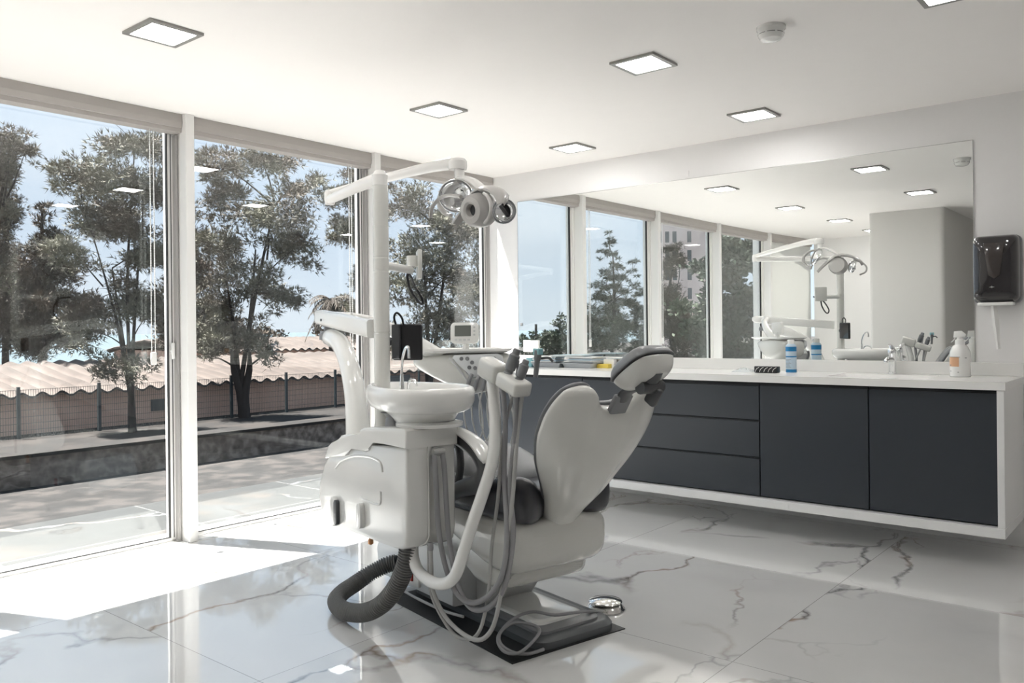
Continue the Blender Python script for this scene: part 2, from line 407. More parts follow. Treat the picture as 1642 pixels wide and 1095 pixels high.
# window wall: aluminium posts and glazed panels ---------------------------
POSTS = [(-4.65, 5.385), (-4.65, 4.06), (-4.65, 2.59), (-4.65, 1.06), (-4.60, -.42), (-4.47, -1.80)]
bm = NB(); prism(bm, [(-4.62, YW, -.005), (-4.62, 1.06, -.005), (-4.57, -.42, -.005), (-4.44, YB, -.005), (-4.92, YB, -.005), (-4.92, YW, -.005)], (0, 0, .009))
struct('trim_1', bm, marble('sill_marble', .3, .8, grout=False))
bm = NB(); prism(bm, [(-4.79, YW, .005), (-4.79, 1.06, .005), (-4.74, -.42, .005), (-4.61, YB, .005), (-4.645, YB, .005), (-4.775, -.42, .005), (-4.825, 1.06, .005), (-4.825, YW, .005)], (0, 0, .012))
struct('trim_2', bm, M['frame_white'])
bm = NB(); prism(bm, [(-4.92, YW, -.02), (-4.92, YB, -.02), (-5.00, YB, -.02), (-5.00, YW, -.02)], (0, 0, .012)); struct('trim_3', bm, M['frame_grey'])
for i in range(1, 5):
    x, y = POSTS[i]; a = atan2(POSTS[i + 1][0] - POSTS[i - 1][0], POSTS[i - 1][1] - POSTS[i + 1][1]) * 0
    bm = NB(); bx(bm, x - .07, x + .03, y - .028, y + .028, 0, ZC, bev=.003)
    bx(bm, x - .14, x - .07, y - .05, y + .05, 0, 2.66, bev=.003)
    o = struct('trim_%d' % (i + 3), bm, M['frame_white'])
for i in range(5):
    (x1, y1), (x0, y0) = POSTS[i], POSTS[i + 1]
    d = Vector((x1 - x0, y1 - y0, 0)); Ln = d.length; ang = atan2(d.y, d.x) - pi / 2
    R = Matrix.Translation((x0, y0, 0)) @ Matrix.Rotation(ang, 4, 'Z')
    def loc(bm): bmesh.ops.transform(bm, matrix=R, verts=bm.verts); return bm
    g0, g1 = (.05 if i < 4 else .02), Ln - (.05 if i > 0 else .005)
    bm = NB(); J = .034                             # frame
    bx(bm, -.135, -.085, g0, g0 + J, .012, 2.66); bx(bm, -.135, -.085, g1 - J, g1, .012, 2.66)
    bx(bm, -.135, -.085, g0 + J, g1 - J, .012, .026); bx(bm, -.135, -.085, g0 + J, g1 - J, 2.63, 2.66)
    fr = finish('window_%d' % (i + 1), loc(bm), M['frame_white'], smooth=False); fr['kind'] = 'structure'
    bm = NB()
    bx(bm, -.112, -.104, g0 + J, g1 - J, .026, 2.63)
    gl = finish('pane', loc(bm), M['glass'], smooth=False); gl.parent = fr
    bm = NB()                                        # gaskets
    for (a, b) in ((g0 + J, g0 + J + .006), (g1 - J - .006, g1 - J), (g1 + .001, g1 + .009), (g1 - .016, g1 - .012)):
        bx(bm, -.10, -.082, a, b, .026, 2.63)
    bx(bm, -.10, -.0822, g0 + J, g1 - J, .026, .030)
    gk = finish('gasket', loc(bm), M['gasket'], smooth=False); gk.parent = fr
    if i == 2:
        bm = NB(); lathe(bm, [(0, .0), (.012, .0), (.013, .012), (0, .014)], (-.085, g1 - .017, 1.14), axis=(1, 0, 0), seg=20, sx=1, sy=1); bx(bm, -.075, -.058, g1 - .028, g1 - .008, 1.09, 1.19, bev=.006)
        hd = finish('window_handle', loc(bm), M['white_gloss']); hd.parent = fr
    if i < 4:
        bm = NB(); bx(bm, -.14, -.05, g1 - .001, g1 + .012, 0.01, 2.43)   # grey jamb return
        j = finish('jamb', loc(bm), M['frame_grey'], smooth=False); j.parent = fr
bm = NB()
hp = [(-4.735, YW), (-4.735, 1.06), (-4.685, -.42), (-4.555, YB - .15), (-4.62, YB - .15), (-4.74, -.42), (-4.785, 1.06), (-4.785, YW + .18)]
prism(bm, [(x, y, 2.661) for x, y in hp], (0, 0, .35)); struct('trim_8', bm, M['frame_white'])
# roller blind cassettes between posts
for i in range(5):
    (x1, y1), (x0, y0) = POSTS[i], POSTS[i + 1]
    d = Vector((x1 - x0, y1 - y0, 0)); Ln = d.length; ang = atan2(d.y, d.x) - pi / 2
    g0, g1 = .031, Ln - (.031 if i else .004)
    bm = NB()
    prof = [(-.065, 2.549), (-.005, 2.549), (.0, 2.50), (-.006, 2.468), (-.014, 2.466), (-.014, 2.442), (-.08, 2.436), (-.08, 2.549)]
    prism(bm, [(px, g0, pz) for px, pz in prof], (0, g1 - g0, 0))
    names = ['roller blind cassette over the pane in the far corner beside the mirror wall', 'roller blind cassette over the pane behind the lamp arm and pole',
             'roller blind cassette over the large left pane', 'roller blind cassette over the pane seen only in the mirror, with green trees outside', 'blind cassette over the last mirrored pane before the back wall']
    t = bpy.data.objects.new('roller_blind', None); COL.objects.link(t); t.location = (x0, y0, 2.44); t.rotation_euler = (0, 0, ang); ORG[t.name] = Vector((0, 0, 2.44))
    tag(t, 'grey ' + names[i], 'blind', 'blind cassettes along the window head')
    part('cassette', bm, M['blind'], t, smooth=False)
    if i == 4:
        bm = NB(); bx(bm, -.045, -.043, g0 - .01, g1 - .001, .10, 2.44); bx(bm, -.05, -.038, g0 - .01, g1 - .001, .07, .10)
        fb = mat('blind_fabric', (.80, .80, .78), .8, var=.01); nt_ = fb.node_tree; pb = nt_.nodes['Principled BSDF']; tl_ = nt_.nodes.new('ShaderNodeBsdfTranslucent'); tl_.inputs[0].default_value = (.75, .75, .73, 1)
        ms_ = nt_.nodes.new('ShaderNodeMixShader'); ms_.inputs[0].default_value = .4; nt_.links.new(pb.outputs[0], ms_.inputs[1]); nt_.links.new(tl_.outputs[0], ms_.inputs[2]); nt_.links.new(ms_.outputs[0], nt_.nodes['Material Output'].inputs[0])
        part('blind_fabric', bm, fb, t, smooth=False)
    if i == 2 or i == 1:
        bm = NB()
        yy = Ln - .185
        for q in (0, .022): tube(bm, [(-.05, yy - q, 2.46), (-.05, yy - q, 1.14)], .0022, seg=6, smooth=False)
        nb = 90
        for q in (0, .022):
            for k in range(nb): box(bm, (-.05, yy - q, 1.15 + k * 1.3 / nb), (.005, .005, .006))
        part('bead_chain', bm, M['white_gloss'], t)
        bm = NB(); box(bm, (-.05, yy - .011, 1.10), (.016, .034, .075), bev=.006); part('chain_weight', bm, M['frame_white'], t)

# ------------------------------------------------------------------ ceiling lights
def ceiling_light():
    t = thing('ceiling_light', None, 'ceiling light', (0, 0, ZC), group='square recessed ceiling lights')
    bm = NB(); h = .121; w = .022
    for (a, b, c, d) in ((-h, h, -h, -h + w), (-h, h, h - w, h), (-h, -h + w, -h + w, h - w), (h - w, h, -h + w, h - w)):
        bx(bm, a, b, c, d, ZC - .012, ZC)
    part('frame', bm, M['light_frame'], t, smooth=False)
    bm = NB(); bx(bm, -h + w, h - w, -h + w, h - w, ZC - .008, ZC); part('diffuser', bm, M['led'], t, smooth=False)
    return t
LP = [(-3.44, 1.81, 'square ceiling light nearest the left windows, at the upper left'), (-3.44, 3.50, 'square ceiling light over the dental lamp, left of centre'),
      (-3.45, 4.87, 'smallest square ceiling light, closest to the window and mirror corner'), (-2.09, 3.56, 'square ceiling light between the smoke detector and the middle of the ceiling'),
      (-2.09, 4.87, 'square ceiling light close above the mirror'), (-.73, 3.57, 'square ceiling light cut off by the top edge at the upper right'),
      (-3.40, .30, 'square ceiling light seen in the mirror between the lamp arm and the grey partition'), (-2.09, 1.95, 'square ceiling light seen in the mirror right above the grey partition'),
      (-3.40, -1.1, 'square ceiling light farthest back in the mirror, half hidden by the grey partition'), (-.84, 2.0, 'square ceiling light above the open floor at the right')]
l0 = ceiling_light()
for i, (x, y, lb) in enumerate(LP):
    o = l0 if i == 0 else copy_tree(l0)
    o.location = (x, y, ZC); o['label'] = lb

# smoke detector
t = thing('smoke_detector', 'round white smoke detector with dark slots on the ceiling', 'smoke detector', (-1.42, 3.50, ZC))
bm = NB(); lathe(bm, [(0, ZC), (.062, ZC), (.062, ZC - .012), (.056, ZC - .02), (.054, ZC - .04), (.045, ZC - .055), (.02, ZC - .062), (0, ZC - .063)], (-1.42, 3.50, 0)); part('housing', bm, M['unit_white'], t)
bm = NB()
for k in range(3):
    for j in range(8):
        a0 = j * pi / 4 + .1; pts = [(-1.42 + cos(a0 + q * .15) * (.0545 - k * .003), 3.50 + sin(a0 + q * .15) * (.0545 - k * .003), ZC - .034 - k * .006) for q in range(5)]
        tube(bm, pts, .0014, seg=5, n=1, smooth=False)
part('vent_slots', bm, M['black'], t)
# little blank plate on the wall above the mirror
bm = NB(); bx(bm, -2.83, -2.80, YW - .006, YW - .0005, 2.325, 2.37, bev=.002); single('blank_plate', bm, M['wall'], 'tiny square blank plate on the wall above the mirror', 'wall plate', (-2.815, YW, 2.325))

# ------------------------------------------------------------------ mirror wall
t = thing('wall_mirror', 'large frameless mirror along the wall above the counter', 'mirror', (-2.69, YW, 1.035))
bm = NB(); bx(bm, -4.385, -.995, YW - .006, YW - .0045, 1.031, 2.312); part('mirror_surface', bm, M['mirror'], t, smooth=False)
bm = NB(); bx(bm, -4.386, -.994, YW - .0044, YW - .0005, 1.030, 2.313)
bx(bm, -.996, -.992, YW - .0065, YW - .0005, 1.030, 2.313); bx(bm, -4.388, -4.384, YW - .0065, YW - .0005, 1.030, 2.313); bx(bm, -4.386, -.994, YW - .0065, YW - .0005, 2.310, 2.314)
part('edge_strip', bm, M['steel'], t, smooth=False)
# socket and tiny switch
def socket(x0, x1, z0, z1, lb):
    t = thing('wall_socket', lb, 'socket', ((x0 + x1) / 2, YW - .007, z0))
    bm = NB(); bx(bm, x0, x1, YW - .016, YW - .0067, z0, z1, bev=.003); part('plate', bm, M['socket'], t)
    for cx in ((x0 * .72 + x1 * .28), (x0 * .28 + x1 * .72)):
        bm = NB(); lathe(bm, [(0, 0), (.018, 0), (.019, .003), (.021, .003), (.021, 0)], (cx, YW - .0155, (z0 + z1) / 2), seg=20, axis=(0, -1, 0)); part('outlet', bm, M['unit_white'], t)
socket(-4.33, -4.17, 1.06, 1.155, 'white double wall socket at the left end of the mirror, above the trays')
bm = NB(); bx(bm, -4.365, -4.342, YW - .012, YW - .0065, 1.275, 1.30, bev=.002); single('clip', bm, M['mid_grey'], 'tiny dark grey clip on the left edge of the mirror', 'clip', (-4.353, YW - .007, 1.275))

# ------------------------------------------------------------------ counter and wall-hung cabinets
CF = 4.79; DF = 4.83
def door(bm, x0, x1, z0, z1): bx(bm, x0 + .0025, x1 - .0025, DF, DF + .02, z0, z1, bev=.0015, seg=1)
def cabinet(x0, x1, fronts, lb, cat='cabinet'):
    t = thing('base_cabinet', lb, cat, ((x0 + x1) / 2, DF + .25, .215), group='dark wall-hung cabinets')
    bm = NB(); bx(bm, x0, x1, DF + .022, YW - .002, .216, .912); part('body', bm, M['cab_dark'], t, smooth=False)
    for nm, a, b, c, d in fronts:
        bm = NB(); door(bm, a, b, c, d)
        o = part(nm, bm, M['cab'], t, smooth=False)
        bm = NB(); bx(bm, a + .003, b - .003, DF + .006, DF + .012, d, d + .0075); r = part('finger_rail', bm, M['cab_dark'], o, smooth=False)
    return t
ZB, ZT = .222, .892
cabinet(-4.63, -3.360, [('door', -4.63, -3.995, ZB, ZT), ('door', -3.995, -3.36, ZB, ZT)], 'dark grey two-door cabinet at the far left, behind the chair hoses')
d0 = [.222, .448, .456, .674, .682, .892]
cabinet(-3.358, -2.058, [('drawer', -3.358, -2.058, d0[2 * k], d0[2 * k + 1] - .005) for k in range(3)], 'dark grey cabinet with three wide drawers behind the backrest')
cabinet(-2.056, -1.424, [('door', -2.056, -1.424, ZB, ZT)], 'dark grey single-door cabinet right of the drawers')
cabinet(-1.422, -.792, [('door', -1.422, -.792, ZB, ZT)], 'dark grey single-door cabinet at the right end, under the spray bottle')
t = thing('cabinet_surround', 'white lacquered shelf and end panel framing the dark cabinets', 'cabinet surround', (-2.6, 5.1, .165))
bm = NB(); bx(bm, -4.63, -.757, CF, YW - .002, .163, .214, bev=.002, seg=1); part('bottom_panel', bm, M['surround'], t, smooth=False)
bm = NB(); bx(bm, -.79, -.757, CF, YW - .002, .2145, .912, bev=.002, seg=1); part('end_panel', bm, M['surround'], t, smooth=False)
# worktop with integrated basin
t = thing('worktop', 'long white solid-surface worktop with an integrated sink and upstand', 'worktop', (-2.6, 5.1, .913))
bm = NB(); sx0, sx1, sy0, sy1 = -1.68, -1.15, 4.90, 5.25; z0, z1 = .9135, .955
bx(bm, -4.645, sx0, CF - .005, YW - .002, z0, z1); bx(bm, sx1, -.750, CF - .005, YW - .002, z0, z1)
bx(bm, sx0, sx1, CF - .005, sy0, z0, z1); bx(bm, sx0, sx1, sy1, YW - .002, z0, z1)
part('slab', bm, M['counter'], t, smooth=False)
bm = NB(); top = [(x, y, z1 - .001) for x, y in rrect((sx0 + sx1) / 2, (sy0 + sy1) / 2, sx1 - sx0, sy1 - sy0, .02)]
mid = [(x, y, z1 - .012) for x, y in rrect((sx0 + sx1) / 2, (sy0 + sy1) / 2, sx1 - sx0 - .02, sy1 - sy0 - .02, .03)]
bot = [(x, y, z1 - .0395) for x, y in rrect((sx0 + sx1) / 2, (sy0 + sy1) / 2, sx1 - sx0 - .10, sy1 - sy0 - .10, .05)]
loft(bm, [top, mid, bot], cap=False); bm.faces.new([bm.verts.new(Vector(p)) for p in bot]); part('sink_bowl', bm, M['counter'], t)
bm = NB(); lathe(bm, [(0, z1 - .038), (.02, z1 - .037), (.024, z1 - .0385)], ((sx0 + sx1) / 2, (sy0 + sy1) / 2, 0), seg=20); part('drain', bm, M['chrome'], t)
bm = NB(); bx(bm, -4.645, -.750, YW - .022, YW - .002, z1, 1.030, bev=.002, seg=1); part('upstand', bm, M['counter'], t, smooth=False)
CT = .9555
# faucet
fx, fy = -1.425, 5.315
t = thing('faucet', 'chrome single-lever basin faucet at the back of the sink', 'faucet', (fx, fy, CT))
bm = NB(); lathe(bm, [(0, CT), (.027, CT), (.027, CT + .008), (.022, CT + .012), (.022, CT + .115), (.025, CT + .12), (.025, CT + .145), (.018, CT + .155), (0, CT + .157)], (fx, fy, 0)); part('body', bm, M['chrome'], t)
bm = NB(); tube(bm, [(fx, fy - .01, CT + .085), (fx, fy - .07, CT + .092), (fx, fy - .125, CT + .085), (fx, fy - .128, CT + .07)], [.017, .015, .013, .012], seg=14); part('spout', bm, M['chrome'], t)
bm = NB(); tube(bm, [(fx, fy, CT + .15), (fx + .005, fy - .03, CT + .163), (fx + .01, fy - .085, CT + .178)], [.009, .008, .007], seg=10, flat=(1.5, .7)); part('lever', bm, M['chrome'], t)
# spray bottle
bx0, by0 = -1.035, 5.20
t = thing('spray_bottle', 'white trigger spray bottle with a peach label beside the towel dispenser', 'bottle', (bx0, by0, CT))
bm = NB(); lathe(bm, [(0, CT), (.050, CT), (.054, CT + .004), (.054, CT + .12), (.052, CT + .14), (.040, CT + .168), (.024, CT + .182), (.021, CT + .19)], (bx0, by0, 0), seg=40); part('body', bm, M['white_gloss'], t)
bm = NB()
for k in range(13):
    pass
a0, a1 = math.radians(-150), math.radians(-85)
def patch(bm, cx, cy, r, a0, a1, z0, z1, n=10):
    lo = [bm.verts.new((cx + r * cos(a0 + (a1 - a0) * k / n), cy + r * sin(a0 + (a1 - a0) * k / n), z0)) for k in range(n + 1)]
    hi = [bm.verts.new((cx + r * cos(a0 + (a1 - a0) * k / n), cy + r * sin(a0 + (a1 - a0) * k / n), z1)) for k in range(n + 1)]
    for k in range(n): bm.faces.new((lo[k], lo[k + 1], hi[k + 1], hi[k]))
patch(bm, bx0, by0, .0546, a0, a1, CT + .058, CT + .112); lb = part('label', bm, M['peach'], t, label='peach label')
bm = NB(); bm.free()
for pa0, pa1, pz0, pz1 in ((a0, a1 + .1, .110, .113), (a0 + .1, a0 + .3, .062, .068), (a0 + .15, a0 + .32, .03, .034), (a1 - .15, a1, .025, .029), (a1 + .55, a1 + .75, .105, .109)):
    bm = NB(); patch(bm, bx0, by0, .0549, pa0, pa1, CT + pz0, CT + pz1); part('print', bm, M['mid_grey'], t)
bm = NB(); lathe(bm, [(.024, CT + .178), (.026, CT + .18), (.026, CT + .205), (.016, CT + .212), (.014, CT + .225)], (bx0, by0, 0), seg=24)
prism(bm, [(bx0 - .032, by0 - .014, CT + .218), (bx0 + .028, by0 - .014, CT + .222), (bx0 + .034, by0 - .014, CT + .238), (bx0 + .012, by0 - .014, CT + .258), (bx0 - .028, by0 - .014, CT + .255)], (0, .028, 0), bev=.003)
part('spray_head', bm, M['white_gloss'], t)
bm = NB(); tube(bm, [(bx0 - .022, by0, CT + .222), (bx0 - .03, by0, CT + .205), (bx0 - .045, by0, CT + .192)], [.006, .005, .004], seg=8, flat=(1.6, .7)); part('trigger', bm, M['white_gloss'], t)
# spray can
cx, cy = -1.985, 5.16
t = thing('spray_can', 'slim blue and white disinfectant can with a white cap standing before the mirror', 'can', (cx, cy, CT))
bm = NB(); lathe(bm, [(0, CT), (.031, CT), (.033, CT + .003), (.033, CT + .165), (.031, CT + .172), (.022, CT + .182)], (cx, cy, 0), seg=36); part('body', bm, M['label'], t)
for z0_, z1_ in ((.004, .022), (.098, .106), (.135, .165)):
    bm = NB(); lathe(bm, [(.0335, CT + z0_), (.0335, CT + z1_)], (cx, cy, 0), seg=36); part('blue_band', bm, M['blue'], t, label='bright blue printed band')
bm = NB()
for k in range(7): patch(bm, cx, cy, .0334, math.radians(-160), math.radians(-70 - 9 * (k % 3)), CT + .034 + k * .008, CT + .036 + k * .008)
part('print', bm, M['mid_grey'], t)
bm = NB(); lathe(bm, [(.021, CT + .178), (.021, CT + .205), (.018, CT + .209), (0, CT + .21)], (cx, cy, 0), seg=24); part('cap', bm, M['white_gloss'], t)
# black patterned pack and clear bag
t = thing('sunglasses_case', 'black box-shaped pack with pale curved stripes lying left of the spray can', 'pack', (-2.11, 5.08, CT))
bm = NB(); bx(bm, -2.185, -2.035, 5.05, 5.11, CT, CT + .042, bev=.006); t.name = 'patterned_pack'; ORG[t.name] = Vector((-2.11, 5.08, CT)); part('wrap', bm, M['black'], t)
bm = NB()
for k in range(5):
    x = -2.175 + k * .028; tube(bm, [(x, 5.0485, CT + .006), (x + .008, 5.0485, CT + .024), (x + .026, 5.0485, CT + .036)], .0016, seg=5, n=4)
    tube(bm, [(x, 5.056, CT + .0425), (x + .012, 5.08, CT + .0425), (x + .03, 5.104, CT + .0425)], .0016, seg=5, n=4)
part('stripes', bm, M['paper'], t, label='pale curved stripes')
bm = NB(); rnd = random.Random(3)
n = 12
for i in range(1):
    vs = [[None] * (n + 1) for _ in range(n + 1)]
    for a in range(n + 1):
        for b in range(n + 1):
            u, v = a / n, b / n; e = min(u, 1 - u, v, 1 - v) * 2
            vs[a][b] = bm.verts.new((-2.33 + u * .135, 5.03 + v * .10, CT + .001 + (e ** .6) * (.022 + rnd.random() * .012)))
    for a in range(n):
        for b in range(n): bm.faces.new((vs[a][b], vs[a + 1][b], vs[a + 1][b + 1], vs[a][b + 1]))
single('plastic_bag', bm, M['film'], 'crumpled clear plastic bag left of the black striped pack', 'plastic bag', (-2.26, 5.08, CT))

# trays, papers and boxes at the left end
def tray(x, y, w, d, h, rz, lb):
    t = thing('instrument_tray', lb, 'tray', (x, y, CT), group='metal instrument trays on the worktop')
    bm = NB(); rings = []
    for (sw, sd, z, r) in ((w - .03, d - .03, 0, .01), (w, d, h, .015), (w + .012, d + .012, h + .001, .018), (w + .012, d + .012, h - .003, .018), (w - .006, d - .006, h - .004, .013), (w - .034, d - .034, .004, .01)):
        rings.append([(x + cos(rz) * px - sin(rz) * py, y + sin(rz) * px + cos(rz) * py, CT + z) for px, py in rrect(0, 0, sw, sd, r)])
    loft(bm, rings, cap=True); part('tray', bm, M['tray'], t)
    return t
tray(-3.83, 5.10, .26, .19, .034, .05, 'grey instrument tray at the left end under a pile of loose leaflets')
tray(-3.55, 5.12, .27, .19, .036, -.03, 'grey instrument tray beside the yellow carton under magazines')
def papers(x, y, z, w, d, k, rz, m, nm, lb, cat, grp, dz=.0022):
    t = thing(nm, lb, cat, (x, y, z), group=grp); rn = random.Random(int(abs(x * 1000)))
    for i in range(k):
        bm = NB(); box(bm, (x + rn.uniform(-.012, .012), y + rn.uniform(-.01, .01), z + dz * (i + .5)), (w, d, dz * .8), rz=rz + rn.uniform(-.12, .12)); part('sheet', bm, m[i % len(m)], t, smooth=False)
    return t
G = 'papers on the instrument trays'
papers(-3.87, 5.12, CT + .0365, .21, .15, 5, .1, [M['paper'], M['label']], 'leaflet_stack', 'pile of white and pale blue leaflets on the left tray', 'papers', G, .009)
papers(-3.66, 5.14, CT + .083, .28, .17, 4, .04, [M['paper_blue'], M['paper'], M['paper']], 'leaflet_stack', 'thin blue and white leaflets bridging the two trays', 'papers', G, .003)
papers(-3.53, 5.13, CT + .0385, .23, .16, 5, -.05, [M['tray'], M['paper'], M['label']], 'magazine_stack', 'stack of grey and white magazines on the right tray', 'papers', G, .0088)
papers(-3.28, 5.28, CT, .28, .13, 4, .02, [M['hose_grey'], M['paper']], 'magazine_stack', 'stack of magazines lying on the worktop behind the yellow carton', 'papers', G, .016)
papers(-3.24, 5.27, CT + .0645, .30, .14, 3, -.03, [M['paper'], M['paper_blue']], 'brochure_stack', 'white brochures on top of the magazines behind the headrest', 'papers', G, .003)
bm = NB(); bx(bm, -3.425, -3.325, 5.11, 5.16, CT, CT + .030, bev=.002); single('carton', bm, M['yellow'], 'small yellow carton on the worktop beside the trays', 'box', (-3.375, 5.135, CT))
bm = NB(); bx(bm, -3.40, -3.31, 5.165, 5.21, CT, CT + .062, bev=.002); single('carton', bm, M['paper'], 'small white carton standing right behind the yellow carton', 'box', (-3.355, 5.19, CT))
bm = NB(); bx(bm, -3.29, -3.20, 5.13, 5.18, CT, CT + .018, bev=.004); single('soap_box', bm, M['white_gloss'], 'flat white plastic box between the yellow carton and the headrest', 'box', (-3.245, 5.155, CT))
bm = NB(); bx(bm, -4.02, -3.965, 5.02, 5.06, CT, CT + .07, bev=.003); single('glove_box', bm, M['teal'], 'small teal ribbed box standing left of the trays', 'box', (-3.99, 5.04, CT))

# paper towel dispenser
t = thing('towel_dispenser', 'smoked black paper towel dispenser on the wall right of the mirror', 'towel dispenser', (-.872, YW, 1.37))
bm = NB(); z0, z1 = 1.372, 1.748
rings = []
for (yy, gx, gz, r) in ((YW - .001, 0, 0, .03), (YW - .06, 0, 0, .032), (YW - .10, .004, .004, .035), (YW - .125, .016, .016, .04), (YW - .135, .04, .04, .04)):
    rings.append([(px, yy, pz) for px, pz in rrect(-.872, (z0 + z1) / 2, .232 - 2 * gx, z1 - z0 - 2 * gz, r)])
loft(bm, rings); part('cover', bm, M['smoked'], t, sub=1)
bm = NB(); rings = [[(px, yy, pz) for px, pz in rrect(-.872, (z0 + z1) / 2 - .003, .236 - 2 * g, z1 - z0 + .004 - 2 * g, .032)] for yy, g in ((YW - .0008, 0), (YW - .05, 0), (YW - .055, .004))]
loft(bm, rings); part('back_shell', bm, M['mid_grey'], t)
bm = NB(); prism(bm, [(-.925, YW - .1345, 1.70), (-.82, YW - .1345, 1.70), (-.845, YW - .1345, 1.52), (-.872, YW - .1345, 1.50), (-.90, YW - .1345, 1.52)], (0, -.0035, 0), bev=.002); part('window', bm, mat('smoked_brown', (.05, .042, .04), .1, coat=.5), t)
bm = NB(); prism(bm, [(-.884 + dx, YW - .1365, 1.455 + dz) for dx, dz in ((-.014, 0), (-.004, .003), (0, .007), (.004, .003), (.014, 0), (.004, -.003), (0, -.006), (-.004, -.003))], (0, -.003, 0)); part('badge', bm, M['steel'], t)
bm = NB(); bx(bm, -.96, -.785, YW - .12, YW - .01, 1.352, 1.371, bev=.006); part('tray_lip', bm, M['white_gloss'], t)
bm = NB(); L_ = []
for k in range(9):
    u = k / 8; z = 1.354 - u * .245; w = .014 + .004 * sin(5 * u)
    L_.append([(-.888 + .022 * u - w, YW - .062, z), (-.888 + .022 * u, YW - .074 - .006 * sin(6 * u), z), (-.888 + .022 * u + w, YW - .06, z), (-.888 + .022 * u, YW - .054, z)])
loft(bm, L_); part('paper_towel', bm, M['paper'], t)

# ================================================================== DENTAL CHAIR  (frame C: a, w, z)
chair = thing('dental_chair', 'white dental chair with slate upholstery, its back shell turned to the camera', 'dental chair', (0, 0, 0), 'C')
# base plate
bm = NB(); rings = []
for z, w, d, r in ((.004, .99, .42, .07), (.03, .99, .42, .07), (.048, .96, .39, .06), (.052, .93, .37, .055)):
    rings.append([(x, y, z) for x, y in rrect(-.035, 0.05, w, d, r)])
loft(bm, rings); part('base_plate', bm, M['base_grey'], chair)
bm = NB(); rings = [[(x, y, z) for x, y in rrect(.18, .03, w, d, r)] for z, w, d, r in ((.05, .50, .33, .05), (.062, .50, .33, .05), (.069, .47, .30, .05))]
loft(bm, rings); bev = part('base_cover', bm, M['mid_grey'], chair)
bm = NB(); rings = [[(x, y, z) for x, y in rrect(.20, .02, w, d, r)] for z, w, d, r in ((.068, .36, .25, .04), (.078, .355, .245, .04), (.084, .32, .21, .035), (.081, .30, .19, .03))]
loft(bm, rings); tr = part('top_plate', bm, M['white_gloss'], chair, label='white raised plate on the base')
# rear console with rocker switch
bm = NB(); prism(bm, [(-.66, -.22, z0) if 0 else p for p in [(-.68, -.225, .056), (-.06, -.225, .056), (-.06, -.225, .235), (-.14, -.225, .30), (-.70, -.225, .30), (-.76, -.225, .17), (-.74, -.225, .056)]], (0, .42, 0), bev=.012)
con = part('lower_console', bm, M['console'], chair)
bm = NB(); bx(bm, -.50, -.33, -.236, -.222, .075, .175, bev=.003); rc = part('connection_panel', bm, M['white_gloss'], con)
bm = NB(); bx(bm, -.405, -.375, -.244, -.232, .095, .15, bev=.003); part('power_switch', bm, M['red'], con)
bm = NB()
for k in range(5): bx(bm, -.49 + k * .014, -.483 + k * .014, -.2375, -.2345, .10, .165)
part('vent_slots', bm, M['black'], con)
bm = NB(); lathe(bm, [(0, 0), (.028, 0), (.028, .02), (.018, .024), (.018, .0)], (-.545, -.228, .15), axis=(0, -1, 0), seg=20); part('drain_port', bm, M['black'], con)
# pump column and linkage
bm = NB(); prism(bm, [(-.30, -.10, .055), (.02, -.10, .055), (.08, -.10, .14), (.16, -.10, .26), (.10, -.10, .32), (-.30, -.10, .32)], (0, .24, 0), bev=.015); part('lift_column', bm, M['grey_shell'], chair)
bm = NB(); prism(bm, [(-.16, -.17, .235), (.20, -.17, .235), (.26, -.17, .30), (.22, -.17, .36), (-.20, -.17, .36)], (0, .38, 0), bev=.012); lk = part('lift_cover', bm, M['console'], chair)
bm = NB(); bx(bm, -.02, .05, -.1745, -.169, .275, .31, bev=.002); part('rating_plate', bm, M['mid_grey'], lk, label='small grey rating plate')
bm = NB(); prism(bm, [(.20, -.20, .24), (.32, -.20, .26), (.34, -.20, .30), (.15, -.20, .44), (.09, -.20, .44)], (0, .02, 0), bev=.003)
for a, z in ((.26, .275), (.13, .425), (.245, .35)): lathe(bm, [(0, .008), (.011, .008), (.012, 0), (0, 0)], (a, -.2005, z), axis=(0, -1, 0), seg=14)
part('link_bracket', bm, M['steel'], chair)
bm = NB(); tube(bm, [(.05, -.21, .30), (.12, -.21, .235), (.14, -.21, .225)], .006, seg=8, n=4); part('stop_rod', bm, M['black'], chair)
# seat pan (white)
def ring_sec(a, w, zt, zb, r=.03): return [(a, y, z) for y, z in rrect(0, (zt + zb) / 2, w, zt - zb, min(r, (zt - zb) * .45), 4)]
bm = NB(); loft(bm, [ring_sec(-.30, .42, .52, .44), ring_sec(-.28, .46, .53, .42, .04), ring_sec(.0, .50, .52, .36, .05), ring_sec(.20, .50, .505, .29, .05), ring_sec(.34, .49, .50, .27, .06), ring_sec(.42, .46, .50, .31, .06), ring_sec(.44, .42, .495, .36, .05)])
part('seat_pan', bm, M['chair_shell'], chair, sub=1)
bm = NB(); loft(bm, [ring_sec(-.05, .44, .40, .28, .03), ring_sec(.10, .46, .38, .195, .04), ring_sec(.27, .45, .34, .20, .04), ring_sec(.36, .42, .33, .24, .04)])
part('underbody', bm, M['chair_shell'], chair, sub=1)
